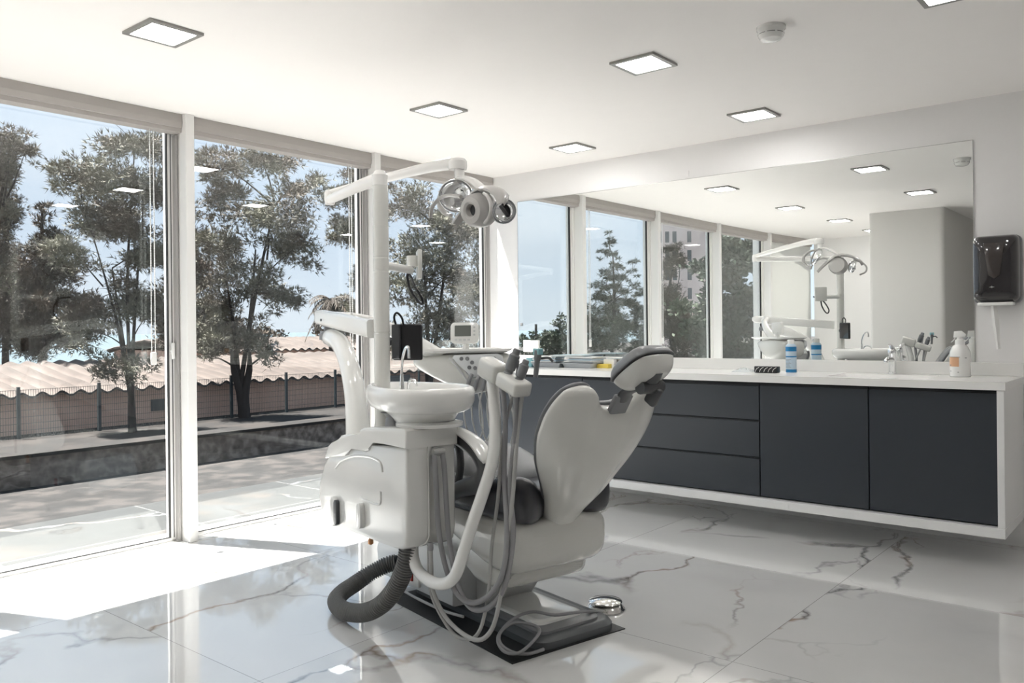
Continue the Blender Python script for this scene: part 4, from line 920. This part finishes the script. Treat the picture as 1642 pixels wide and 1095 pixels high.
# ================================================================== TRAY CONSOLE on the boom
tc = thing('delivery_console', 'white instrument console on a spring boom arm behind the basin', 'dental console', (-.975, -.37, 1.29), 'C')
bm = NB(); d = Vector((.775, -.08, -.068)); st = Vector((-1.085, -.375, 1.325))
rings = []
for k, u in enumerate((0, .03, .06, 1.0)):
    h = [.018, .033, .037, .040][k]; wdd = [.02, .03, .034, .036][k]
    c = st + d * u; rings.append([c + Vector((0, y, z)) for y, z in rrect(0, 0, wdd * 2, h * 2, .014, 3)])
loft(bm, rings); bo = part('boom_arm', bm, M['unit_white'], tc, ang=50)
bm = NB(); lathe(bm, [(0, 0), (.007, 0), (.007, .004), (0, .004)], (-.93, -.428, 1.305), axis=(0, -1, 0), seg=12); part('screw', bm, M['dark_grey'], bo)
bm = NB(); tube(bm, [(-.93, -.27, 1.31), (-.92, -.10, 1.275), (-.86, .06, 1.19), (-.76, .17, 1.10)], [.036, .036, .040, .042], seg=16, flat=(.8, 1)); tube(bm, [(-.97, -.37, 1.315), (-.93, -.27, 1.31)], .034, seg=14, smooth=False); part('rear_arm', bm, M['unit_white'], tc)
# console body in its own axes: x to the right, y away from the basin side, tray on top
KR = Matrix.Translation((-.63, .205, 0)) @ Matrix.Rotation(math.radians(50), 4, 'Z')
def kl(bm, M_=None): bmesh.ops.transform(bm, matrix=KR if M_ is None else KR @ M_, verts=bm.verts); return bm
def ksec(x, y0, y1, zt, zb): return [(x, y0, zb + .02), (x, y0 - .0, zt - .03), (x, y0 + .03, zt), (x, y1 - .02, zt), (x, y1, zt - .02), (x, y1, zb + .05), (x, y1 - .03, zb), (x, y0 + .05, zb)]
bm = NB(); loft(bm, [ksec(-.27, .04, .20, 1.10, 1.06), ksec(-.20, .01, .24, 1.118, 1.02), ksec(-.07, .0, .27, 1.128, .95), ksec(.06, -.01, .28, 1.132, .915), ksec(.19, -.005, .27, 1.13, .95), ksec(.25, .02, .24, 1.12, .99), ksec(.265, .05, .20, 1.10, 1.03)]); part('console_body', kl(bm), M['chair_shell'], tc, sub=2)
bm = NB(); loft(bm, [[(x, y, z) for x, y in rrect(-.01, .13, w_, d_, .05)] for z, w_, d_ in ((1.128, .48, .26), (1.140, .53, .30), (1.150, .53, .30), (1.150, .51, .28), (1.140, .49, .26))]); part('tray_top', kl(bm), M['white_gloss'], tc)
bm = NB(); pl = [(-.035, 1.118), (.19, 1.125), (.215, 1.115), (.222, 1.07), (.20, 1.045), (.115, 1.005), (.06, 1.00), (.035, 1.02), (-.005, 1.07), (-.045, 1.10)]
prism(bm, [(a, -.018, z) for a, z in pl], (0, .03, 0), bev=.005); cp = part('control_panel', kl(bm), M['console'], tc)
for a, z in ((.005, 1.10), (.035, 1.10), (.045, 1.055), (.075, 1.052), (.06, 1.08), (.145, 1.10), (.175, 1.10), (.185, 1.075)):
    bm = NB(); lathe(bm, [(0, .004), (.0095, .004), (.0105, 0), (0, 0)], (a, -.0185, z), axis=(0, -1, 0), seg=14); part('key', kl(bm), M['mid_grey'], cp)
bm = NB(); tube(bm, [(-.06, -.012, 1.105), (-.02, -.014, 1.06), (.02, -.014, 1.005), (.04, -.014, .965), (.035, -.014, .93)], .006, seg=8); part('trim_line', kl(bm), M['grey_shell'], tc)
bm = NB(); prism(bm, [(.05, -.03, .995), (.19, -.03, 1.03), (.215, -.03, 1.0), (.19, -.03, .945), (.06, -.03, .915), (.035, -.03, .95)], (0, .10, 0), bev=.012); part('handpiece_rack', kl(bm), M['grey_shell'], tc)
for k, a in enumerate((.045, .085, .125, .165, .205)):
    bm = NB(); tube(bm, [(a + .015, -.03, 1.02), (a, -.045, .985), (a - .012, -.035, .94)], .0105, seg=10); part('handpiece', kl(bm), M['mid_grey'], tc)
    bm = NB(); tube(bm, [(a - .012, -.03, .94), (a - .03, -.02, .85), (a - .02, .01, .74), (a + .02, .03, .67 - .015 * k), (a + .06, .04, .72), (a + .05, .06, .86), (a + .02, .09, .97)], .0045, seg=8); part('handpiece_hose', kl(bm), M['hose_grey'], tc)
DM = Matrix.Translation((.005, .13, 1.232)) @ Matrix.Rotation(-.10, 4, 'X') @ Matrix.Rotation(-.06, 4, 'Z')
bm = NB(); prism(bm, [(x, 0, z) for x, z in rrect(0, 0, .150, .112, .02)], (0, .028, 0), bev=.005); ds = part('display_head', kl(bm, DM), M['unit_white'], tc)
bm = NB(); bx(bm, -.052, .035, -.003, .002, -.018, .040); part('lcd_screen', kl(bm, DM), M['screen'], ds, smooth=False)
for k in range(7):
    bm = NB()
    if k < 4: bx(bm, -.052 + k * .023, -.037 + k * .023, -.003, .002, -.042, -.032)
    else: bx(bm, .048, .060, -.003, .002, .025 - (k - 4) * .02, .034 - (k - 4) * .02)
    part('key', kl(bm, DM), M['grey_shell'], ds, smooth=False)
bm = NB(); tube(bm, [(.01, .15, 1.145), (.01, .15, 1.19)], .018, seg=12, smooth=False); part('display_stem', kl(bm), M['unit_white'], tc)

# ================================================================== OUTSIDE
bm = NB(); bx(bm, -6.0, -5.0, -8, 14, -.25, -.012); struct('trim_9', bm, M['marble_out'])
o = bpy.data.objects['trim_9']; o.name = 'terrace'
tag(o, 'white marble terrace strip outside the windows', 'terrace')
def quad(name, pts, m, lb=None, cat=None, th=.1):
    bm = NB(); prism(bm, pts, (0, 0, -th)); o = finish(name, bm, m, smooth=False)
    o['kind'] = 'structure'
    if lb: o['label'] = lb; o['category'] = cat
    return o
quad('road', [(-6.0, -60, -1.3), (-6.0, 60, -1.3), (-15, 60, -1.3), (-15, -60, -1.3)], M['asphalt'], 'dark asphalt road below the terrace', 'road')
bm = NB(); bx(bm, -15.4, -15.0, -60, 60, -1.5, -.80); o = finish('stone_kerb_wall', bm, M['stone'], smooth=False); o['kind'] = 'structure'; tag(o, 'low rough stone wall along the far side of the road', 'wall')
bm = NB(); bx(bm, -15.55, -14.95, -60, 60, -.80, -.74); o = finish('kerb_coping', bm, M['earth'], smooth=False); o['kind'] = 'structure'; tag(o, 'pale coping on the low stone wall', 'coping')
quad('earth_ground', [(-15.4, -60, -1.02), (-15.4, 60, -1.02), (-60, 60, -1.12), (-60, -60, -1.12)], M['earth'], 'dry earth under the trees behind the fence', 'ground')
quad('back_ground', [(-60, -400, -3.0), (-60, 400, -3.0), (-160, 400, -4), (-160, -400, -4)], M['earth'], 'far land in front of the sea', 'ground')
quad('sea', [(-140, -3000, -6), (-140, 3000, -6), (-4000, 3000, -6), (-4000, -3000, -6)], M['sea'], 'strip of blue sea on the horizon', 'sea')
# white fin wall of the building seen in the mirror
bm = NB(); bx(bm, -5.50, -4.66, -2.15, -1.95, -.3, 3.2); o = finish('wall_fin', bm, M['ext_white'], smooth=False); o['kind'] = 'structure'

# houses
def corr_roof(x0, x1, y0, y1, z0, z1, pitch=.42):
    bm = NB(); n = int((y1 - y0) / pitch * 8); rows = []
    for s in range(5):
        u = s / 4; r = []
        for k in range(n + 1): r.append(bm.verts.new((x0 + (x1 - x0) * u, y0 + (y1 - y0) * k / n, z0 + (z1 - z0) * u + .05 * sin(k * pi / 4) + (.03 if s % 2 else 0))))
        rows.append(r)
    low = [[bm.verts.new((v.co.x, v.co.y, v.co.z - .05)) for v in r] for r in rows]
    for R_ in (rows, low):
        for a, b in zip(R_, R_[1:]):
            for k in range(n): bm.faces.new((a[k], a[k + 1], b[k + 1], b[k]))
    for k in range(n): bm.faces.new((rows[0][k], rows[0][k + 1], low[0][k + 1], low[0][k]))
    return bm
h = thing('house', 'long low pink house with a pale corrugated roof behind the fence', 'house', (-23, 12, -1.1))
bm = NB(); bx(bm, -25.6, -20.6, -6, 21.2, -1.15, -.12); part('walls', bm, M['render_pink'], h, smooth=False)
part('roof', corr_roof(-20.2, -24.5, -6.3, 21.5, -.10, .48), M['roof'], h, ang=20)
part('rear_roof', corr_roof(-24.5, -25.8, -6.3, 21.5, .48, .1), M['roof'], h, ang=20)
bm = NB(); bx(bm, -20.57, -20.61, 10.4, 10.75, -.75, -.45); part('window', bm, M['dark_glass'], h, smooth=False)
bm = NB(); bx(bm, -20.55, -20.61, 17.2, 19.4, -1.1, -.25); part('garage_door', bm, M['mid_grey'], h, smooth=False)
h = thing('house', 'second pale house farther back whose low roof rises behind the pink one', 'house', (-34, 24, -1))
bm = NB(); bx(bm, -38, -31.6, 17.5, 30, -1.1, .50); part('walls', bm, M['render_pink'], h, smooth=False)
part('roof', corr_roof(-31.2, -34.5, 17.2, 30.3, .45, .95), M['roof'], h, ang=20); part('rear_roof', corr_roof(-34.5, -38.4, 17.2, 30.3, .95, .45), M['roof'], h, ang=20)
h = thing('house', 'sunlit cream house with flat roof outside the far corner pane', 'house', (-22.5, 28, -1.1))
bm = NB(); bx(bm, -24.4, -20.8, 24.2, 32, -1.1, .05); part('walls', bm, M['render_pink'], h, smooth=False)
bm = NB(); bx(bm, -24.7, -20.5, 23.9, 32.3, .05, .2); part('roof', bm, M['concrete'], h, smooth=False)

# fence: each panel a thing with mesh and post
FP = [3.6 + k * 1.72 * 1.0 for k in range(14)]
f0 = thing('fence_panel', None, 'fence', (-19.8, 0, -1.06), group='dark wire fence panels')
bm = NB(); bx(bm, -19.83, -19.77, -.03, .03, -1.06, .10); part('post', bm, M['post'], f0, smooth=False)
bm = NB(); SP = 1.72
for k in range(34): bx(bm, -19.803, -19.797, .05 + k * SP / 34 - .003, .05 + k * SP / 34 + .003, -1.03, .04)
for k in range(8): bx(bm, -19.804, -19.796, 0, SP, -1.0 + k * .147 - .004, -1.0 + k * .147 + .004)
part('wire_mesh', bm, M['post'], f0, smooth=False)
FL = 'dark wire mesh fence panel with its post, one of the row before the pink house'
for i, y in enumerate(FP):
    o = f0 if i == 0 else copy_tree(f0)
    o.location = (-19.8, y, -1.06); o['label'] = FL

# trees
def foliage(bm, blobs, dens, size, rnd, kind='pine', sub=.36):
    vs = bm.verts
    for (c, rx, rz) in blobs:
        c = Vector(c); nsub = max(5, int(17 * (rx * rz) ** .5 / .5)); dens_ = dens * 3.6 if kind == 'pine' else dens * 1.5
        for s in range(nsub):
            th = rnd.uniform(0, 2 * pi); r = rnd.random() ** .45; ph = rnd.uniform(-1, 1)
            sc = c + Vector((cos(th) * rx * r * sqrt(1 - ph * ph * .5), sin(th) * rx * r * sqrt(1 - ph * ph * .5), ph * rz * r))
            sr = sub * (rx * rz) ** .5 * rnd.uniform(.7, 1.3); n = int(dens_ * (sr / .3) ** 1.5)
            for k in range(n):
                p = sc + Vector((rnd.gauss(0, 1), rnd.gauss(0, 1), rnd.gauss(0, .6))) * sr * .55
                dd = (p - sc); dd = dd.normalized() if dd.length > 1e-5 else Vector((0, 0, 1)); dd = (dd + Vector((0, 0, .35)) + Vector((rnd.uniform(-.6, .6), rnd.uniform(-.6, .6), rnd.uniform(-.6, .6)))).normalized()
                if kind == 'pine':
                    for q in range(4):
                        d2 = (dd + Vector((rnd.uniform(-.7, .7), rnd.uniform(-.7, .7), rnd.uniform(-.7, .7)))).normalized(); s2 = d2.orthogonal().normalized() * size * .055
                        L = size * rnd.uniform(.45, .9)
                        bm.faces.new((vs.new(p - s2), vs.new(p + s2), vs.new(p + d2 * L)))
                else:
                    s2 = dd.cross(Vector((rnd.uniform(-1, 1), rnd.uniform(-1, 1), .3))).normalized() * size * .25
                    bm.faces.new((vs.new(p - s2), vs.new(p + dd * size * .5 - s2 * .3), vs.new(p + s2), vs.new(p - dd * size * .5)))
def tree(name, label, base, tips, blobs, lm, dens=26, size=.20, r0=.2, kind='pine', seed=1, z0=-1.1, cat='tree', group='trees beyond the fence', sub=.36, forks=1):
    rnd = random.Random(seed); b = Vector((base[0], base[1], z0))
    t = thing(name, label, cat, b, group=group)
    bm = NB()
    fork = b.lerp(Vector(tips[0]), .42)
    for k, tp in enumerate(tips):
        tp = Vector(tp)
        if k < forks:
            m1 = b.lerp(tp, .35) + Vector((rnd.uniform(-.08, .08), rnd.uniform(-.08, .08), 0)); m2 = b.lerp(tp, .7) + Vector((rnd.uniform(-.1, .1), rnd.uniform(-.1, .1), 0))
            tube(bm, [b - Vector((0, 0, .1)), m1, m2, tp], [r0, r0 * .72, r0 * .5, r0 * .22], seg=8, n=4)
        else:
            m2 = fork.lerp(tp, .5) + Vector((rnd.uniform(-.15, .15), rnd.uniform(-.15, .15), -.08)); tube(bm, [fork, m2, tp], [r0 * .42, r0 * .3, r0 * .12], seg=7, n=4)
    for (c, rx, rz) in blobs:
        c = Vector(c); hub = min((Vector(x) for x in tips), key=lambda q: (q - c).length); hub = b.lerp(hub, .75) if hub.z > c.z else hub
        tube(bm, [hub, hub.lerp(c, .5) + Vector((rnd.uniform(-.1, .1), rnd.uniform(-.1, .1), .05)), c], [r0 * .18, r0 * .12, r0 * .05], seg=5, n=3)
        for k in range(3):
            e = c + Vector((rnd.uniform(-1, 1) * rx, rnd.uniform(-1, 1) * rx, rnd.uniform(-.8, .8) * rz)); tube(bm, [c, c.lerp(e, .5) + Vector((0, 0, .05)), e], [r0 * .09, r0 * .06, r0 * .03], seg=4, n=2)
    part('trunk', bm, M['bark'], t, ang=60)
    bm = NB(); foliage(bm, blobs, dens, size, rnd, kind, sub)
    bmesh.ops.translate(bm, vec=-ORG[t.name], verts=bm.verts)
    me = bpy.data.meshes.new('foliage'); bm.to_mesh(me); bm.free(); me.materials.append(lm); o = bpy.data.objects.new('foliage', me); COL.objects.link(o); o.parent = t
    return t
tree('pine_tree', 'tall feathery pine in the large left window pane, its bare trunk before the pink house', (-18.83, 9.08), [(-18.90, 9.02, .88), (-19.16, 8.80, 2.74), (-18.60, 9.27, 4.16), (-19.48, 8.53, 3.46), (-18.75, 9.14, 5.31)],
     [((-18.75, 9.14, 5.59), .79, .50), ((-20.21, 8.58, 4.84), .69, .50), ((-18.53, 8.67, 4.51), .64, .57), ((-18.38, 9.45, 4.44), .57, .64), ((-19.88, 8.85, 3.81), .79, .57), ((-18.55, 9.31, 3.16), .64, .64), ((-19.82, 8.26, 3.18), .57, .43), ((-19.16, 8.80, 2.17), .64, .57), ((-18.99, 9.59, 1.74), .57, .57), ((-19.50, 8.52, 1.32), .64, .50), ((-18.57, 8.65, .47), .71, .31)], M['leaf_pine'], r0=.11, seed=11)
tree('pine_tree', 'large pine with a forked trunk filling the second window pane', (-19.50, 12.41), [(-19.76, 12.20, .79), (-19.40, 12.50, .79), (-19.89, 12.09, 2.94), (-19.25, 12.62, 3.43), (-18.86, 12.95, 4.58)],
     [((-20.00, 12.01, 5.76), .74, .50), ((-19.54, 13.03, 5.85), .91, .50), ((-18.34, 13.37, 5.07), .66, .46), ((-20.00, 12.00, 4.77), .66, .58), ((-18.56, 12.55, 4.19), .99, .58), ((-18.49, 13.26, 3.42), .74, .50), ((-20.53, 12.21, 3.49), .58, .74), ((-19.26, 12.62, 2.60), .83, .66), ((-18.62, 13.14, 2.10), .50, .41), ((-20.15, 11.87, 1.96), .50, .66), ((-19.65, 12.29, 1.12), .83, .58), ((-19.02, 12.82, .78), .41, .41), ((-20.23, 11.81, .63), .41, .25)], M['leaf_pine'], dens=22, r0=.17, seed=12, forks=2)
tree('cypress_tree', 'dark narrow cypress at the left edge of the view', (-33.27, 11.40), [(-33.22, 11.45, 6.58)], [((-33.21, 11.45, 7.25), .29, 1.02), ((-33.23, 11.44, 5.45), .41, 1.13), ((-33.21, 11.45, 3.64), .50, 1.13), ((-33.19, 11.47, 1.84), .54, 1.13)], M['leaf_dark'], dens=60, r0=.15, seed=13, size=.16)
tree('pine_tree', 'pale leafy pine whose branches reach over the cypress at the left edge', (-27.29, 8.56), [(-26.98, 8.82, 3.71), (-26.40, 9.30, 6.95)], [((-26.47, 9.25, 6.86), .54, .51), ((-26.12, 9.53, 6.50), .40, .29), ((-26.96, 8.83, 5.52), .72, 1.08), ((-27.12, 8.70, 3.35), .72, 1.08)], M['leaf_pine'], dens=22, r0=.18, seed=14, size=.24)
tree('conifer_tree', 'dark brownish conifers between the cypress and the feathery pine', (-28.98, 11.06), [(-28.96, 11.07, 5.22)], [((-28.96, 11.07, 5.12), .20, .45), ((-29.00, 11.04, 4.21), .65, .51), ((-29.11, 10.95, 3.19), 1.02, .61), ((-28.96, 11.08, 2.17), 1.22, .71), ((-28.81, 11.20, 1.16), 1.22, .61), ((-29.74, 10.43, 1.98), .81, 1.22)], M['leaf_dark'], dens=30, r0=.18, seed=15, size=.24)
tree('pine_tree', 'dark bushy pine partly hidden behind the white window post', (-28.20, 15.60), [(-28.35, 15.47, 2.0), (-28.17, 15.63, 3.8)], [((-28.17, 15.63, 3.80), .79, 1.35), ((-28.36, 15.47, 1.55), 1.13, .90), ((-27.49, 16.19, 1.31), .90, .90)], M['leaf_dark'], dens=24, r0=.18, seed=16, size=.24)
tree('pine_tree', 'slim far pine left of the lamp pole', (-26.05, 22.57), [(-26.23, 22.43, 2.02), (-26.30, 22.37, 5.09)], [((-27.07, 21.73, 6.89), .72, .64), ((-26.38, 22.30, 7.13), .77, .77), ((-26.20, 22.45, 5.34), .77, 1.15), ((-26.89, 21.88, 5.35), .64, .64), ((-26.31, 22.36, 3.55), .46, .89), ((-26.82, 21.94, 2.02), .77, .77), ((-26.13, 22.50, 1.50), .77, 1.02)], M['leaf_pine'], dens=24, r0=.2, seed=17, size=.24)
tree('pine_tree', 'leafy pine right of the lamp pole, in the third window pane', (-17.86, 17.67), [(-17.85, 17.68, .67), (-17.97, 17.58, 3.3), (-17.38, 18.06, 4.04)], [((-18.39, 17.23, 5.19), .66, .56), ((-17.67, 17.83, 4.61), .85, .66), ((-17.97, 17.58, 3.68), .94, .66), ((-17.09, 18.30, 4.04), .66, .56), ((-17.39, 18.06, 2.92), .94, .66), ((-18.26, 17.33, 2.55), .75, .56), ((-17.69, 17.81, 1.60), .94, .66), ((-18.42, 17.20, 1.05), .66, .56), ((-17.41, 18.04, .94), .56, .38)], M['leaf_pine'], dens=18, r0=.18, seed=18)
tree('pine_tree', 'pine nearest the room corner, right edge of the third window pane', (-18.04, 20.12), [(-18.02, 20.13, .6), (-18.08, 20.09, 3.45), (-17.68, 20.42, 4.25)], [((-17.99, 20.16, 4.46), .71, .61), ((-17.77, 20.34, 3.24), .61, .81), ((-18.16, 20.01, 2.43), .71, .81), ((-17.86, 20.27, 1.21), .71, .81)], M['leaf_pine'], dens=18, r0=.16, seed=19)
# palm
t = thing('palm_tree', 'small palm with drooping fronds above the curved boom arm', 'tree', (-27.39, 21.47, -1.1), group='trees beyond the fence')
bm = NB(); tube(bm, [(-27.39, 21.47, -1.2), (-27.37, 21.48, .8), (-27.37, 21.49, 2.5)], [.16, .13, .12], seg=8); part('trunk', bm, M['bark'], t)
bm = NB(); rnd = random.Random(5)
for k in range(60):
    a = k * 2.4; up = rnd.uniform(-.7, 1.0); L = rnd.uniform(.8, 1.2); hub = Vector((-27.37, 21.49, 2.5)); prev = hub
    for s in range(1, 9):
        u = s / 8; q = hub + Vector((cos(a) * L * u * .9, sin(a) * L * u * .9, (up * u - 1.0 * u * u) * L * .8)); dr = (q - prev).normalized(); sd = dr.cross(Vector((0, 0, 1)))
        sd = sd.normalized() if sd.length > .01 else Vector((1, 0, 0))
        for sg in (-1, 1):
            tp = q + sd * sg * .22 * (1 - u * .5) + dr * .12 - Vector((0, 0, .10)); bm.faces.new((bm.verts.new(prev), bm.verts.new(q), bm.verts.new(tp)))
        prev = q
part('fronds', bm, M['leaf_dark'], t, smooth=False)
# small bushes along the horizon
for k, (x, y, lb) in enumerate(((-41.5, 27.2, 'round dark bush on the horizon left of the small palm'), (-38.5, 30.0, 'dark bush on the horizon right beside the small palm'), (-45.0, 24.0, 'dark bush on the horizon behind the forked pine'))):
    tree('bush', lb, (x, y), [(x, y, .9)], [((x, y, 1.2), .9, .45), ((x + .7, y + .7, 1.1), .7, .4)], M['leaf_dark'], dens=20, size=.22, r0=.1, seed=40 + k, cat='bush', group='bushes on the horizon', kind='leaf')

# trees and buildings seen through the windows in the mirror
G2 = 'trees seen in the mirror'
tree('spruce_tree', 'green stepped spruce with a pointed top seen in the mirror', (-10.87, -6.19), [(-10.86, -6.19, 3.0)], [((-10.87, -6.18, 3.35), .14, .24), ((-10.98, -6.10, 3.02), .22, .20), ((-10.80, -6.25, 2.80), .22, .18), ((-10.93, -6.14, 2.54), .36, .24), ((-10.50, -6.50, 2.62), .13, .28), ((-10.45, -6.53, 2.20), .18, .25), ((-10.87, -6.19, 2.20), .50, .28), ((-10.95, -6.12, 1.85), .55, .32), ((-10.54, -6.46, 1.80), .36, .33), ((-11.15, -5.95, 1.45), .60, .40), ((-10.65, -6.36, 1.40), .60, .45), ((-10.35, -6.60, 1.55), .30, .30), ((-10.86, -6.19, .95), .95, .45), ((-11.2, -5.9, .6), .6, .45), ((-10.4, -6.55, .7), .6, .45), ((-10.86, -6.19, .3), 1.0, .5), ((-10.86, -6.19, -.3), 1.0, .5)], M['leaf_green'], dens=110, size=.12, r0=.07, seed=21, z0=-1.3, group=G2, sub=.26)
tree('conifer_tree', 'dark tree before the pink tower seen in the mirror', (-10.81, -8.83), [(-10.71, -8.91, 3.0)], [((-10.71, -8.91, 3.31), .26, .25), ((-10.87, -8.78, 2.82), .26, .41), ((-10.59, -9.02, 2.98), .20, .26), ((-10.79, -8.85, 1.99), .40, .50), ((-10.79, -8.85, 1.16), .50, .50), ((-10.47, -9.11, 1.33), .50, .50), ((-10.35, -9.21, .74), .50, .50), ((-10.6, -9.0, .1), .8, .5), ((-9.9, -8.9, .2), .5, .6)], M['leaf_dark'], dens=110, size=.12, r0=.10, seed=22, z0=-1.3, group=G2)
tree('hedge_tree', 'dense green tree filling the pane beside the white wall seen in the mirror', (-6.9, -4.2), [(-6.9, -4.2, 2.2)], [((-6.88, -4.22, 2.9), .36, .35), ((-6.85, -4.25, 2.35), .42, .42), ((-6.95, -4.15, 1.6), .46, .5), ((-6.8, -4.3, .95), .46, .46), ((-7.2, -4.0, .75), .5, .5), ((-6.9, -4.2, .1), .6, .6), ((-7.15, -4.05, 2.2), .4, .5), ((-6.7, -4.35, 2.75), .35, .35), ((-6.65, -4.4, 1.7), .4, .5), ((-7.4, -3.9, 1.5), .45, .5), ((-7.5, -3.8, .2), .5, .5)], M['leaf_green'], dens=170, size=.12, r0=.06, seed=23, z0=-1.3, group=G2, kind='leaf')
tree('bush', 'low bushes along the horizon in the leftmost mirrored pane', (-24.39, -20.96), [(-24.38, -20.96, .26)], [((-24.96, -20.49, .72), .42, .42), ((-24.43, -20.93, .62), .36, .60), ((-24.03, -21.25, .70), .60, .60), ((-23.68, -21.54, 1.15), .36, .72), ((-23.57, -21.63, .25), .90, .60), ((-24.85, -20.58, -.04), .90, .36)], M['leaf_green'], dens=40, size=.18, r0=.1, seed=24, z0=-1.3, group=G2, cat='bush', kind='leaf')
t = thing('utility_pole', 'thin utility pole with a crossbar seen in the leftmost mirrored pane', 'utility pole', (-27.69, -24.72, -1.3))
bm = NB(); tube(bm, [(-27.69, -24.72, -1.3), (-27.69, -24.72, 1.5)], .07, seg=8, smooth=False); part('mast', bm, M['bark'], t)
bm = NB(); box(bm, (-27.69, -24.72, 1.35), (.9, .08, .08), rz=.9); part('crossbar', bm, M['bark'], t)
# pink tower
t = thing('apartment_building', 'tall pinkish apartment tower with small windows seen in the mirror', 'building', (-43.27, -70.24, -3))
R_ = Matrix.Translation((-43.27, -70.24, 0)) @ Matrix.Rotation(math.radians(-40), 4, 'Z')
def tl(bm): bmesh.ops.transform(bm, matrix=R_, verts=bm.verts); return bm
bm = NB(); bx(bm, -3.0, 3.6, -5, 0, -3, 22); part('walls', tl(bm), M['facade'], t, smooth=False)
for fl in range(9):
    for k, xx in enumerate((-2.2, -1.4, -.6, 1.0)):
        bm = NB(); bx(bm, xx - .22, xx + .22, -.05, .03, .2 + fl * 2.05, 1.4 + fl * 2.05); part('window', tl(bm), M['dark_glass'], t, smooth=False)

# ================================================================== LIGHT
sun = bpy.data.lights.new('sun', 'SUN'); sun.energy = 13.5; sun.color = (1.0, .965, .925); sun.angle = math.radians(.6)
so = bpy.data.objects.new('sun', sun); COL.objects.link(so)
so.rotation_euler = Vector((1, .42, -2.7)).normalized().to_track_quat('-Z', 'Y').to_euler()
w = bpy.data.worlds.new('world'); SC.world = w; w.use_nodes = True; nt = w.node_tree; bg = nt.nodes['Background']
tc_ = nt.nodes.new('ShaderNodeTexCoord'); sp = nt.nodes.new('ShaderNodeSeparateXYZ'); nt.links.new(tc_.outputs['Generated'], sp.inputs[0])
cr = nt.nodes.new('ShaderNodeValToRGB'); e = cr.color_ramp.elements
e[0].position = 0.0; e[0].color = (.60, .68, .76, 1); e[1].position = .6; e[1].color = (.36, .50, .68, 1)
x = cr.color_ramp.elements.new(.12); x.color = (.52, .62, .74, 1)
nt.links.new(sp.outputs[2], cr.inputs[0])
nz = nt.nodes.new('ShaderNodeTexNoise'); nz.inputs['Scale'].default_value = 2.2; nz.inputs['Detail'].default_value = 5
mp = nt.nodes.new('ShaderNodeMapping'); mp.inputs['Scale'].default_value = (1, 1, 3); nt.links.new(tc_.outputs['Generated'], mp.inputs[0]); nt.links.new(mp.outputs[0], nz.inputs[0])
rg = nt.nodes.new('ShaderNodeMapRange'); rg.inputs[1].default_value = .48; rg.inputs[2].default_value = .75; rg.inputs[4].default_value = .35; nt.links.new(nz.outputs['Fac'], rg.inputs[0])
mx = nt.nodes.new('ShaderNodeMix'); mx.data_type = 'RGBA'; nt.links.new(rg.outputs[0], mx.inputs[0]); nt.links.new(cr.outputs[0], mx.inputs[6]); mx.inputs[7].default_value = (.78, .80, .82, 1)
nt.links.new(mx.outputs[2], bg.inputs[0]); bg.inputs[1].default_value = .57

# ================================================================== CAMERA
cam = bpy.data.cameras.new('camera'); co = bpy.data.objects.new('camera', cam); COL.objects.link(co); SC.camera = co
cam.sensor_width = 36; cam.lens = 36 * 1329.74 / 1642; cam.shift_y = -(547.5 - 527.5) / 1642; cam.clip_end = 6000; cam.clip_start = .02
yaw = math.radians(39.624); roll = -.01064
fwd = Vector((-sin(yaw), cos(yaw), 0)); rgt = Vector((cos(yaw), sin(yaw), 0)); upv = Vector((0, 0, 1))
# roll: image content turned by `roll` about the principal point
rr_ = rgt * cos(roll) + upv * (sin(roll)); uu_ = upv * cos(roll) - rgt * (sin(roll))
mw = Matrix((rr_, uu_, -fwd)).transposed().to_4x4(); mw.translation = (0, 0, 1.25); co.matrix_world = mw
SC.view_settings.view_transform = 'Standard'; SC.view_settings.look = 'None'; SC.view_settings.gamma = 1; SC.view_settings.exposure = 1.5
SC.view_settings.use_curve_mapping = False
SC.cycles.max_bounces = 14; SC.cycles.transparent_max_bounces = 16; SC.cycles.diffuse_bounces = 8; SC.cycles.glossy_bounces = 8
SC.cycles.caustics_reflective = True
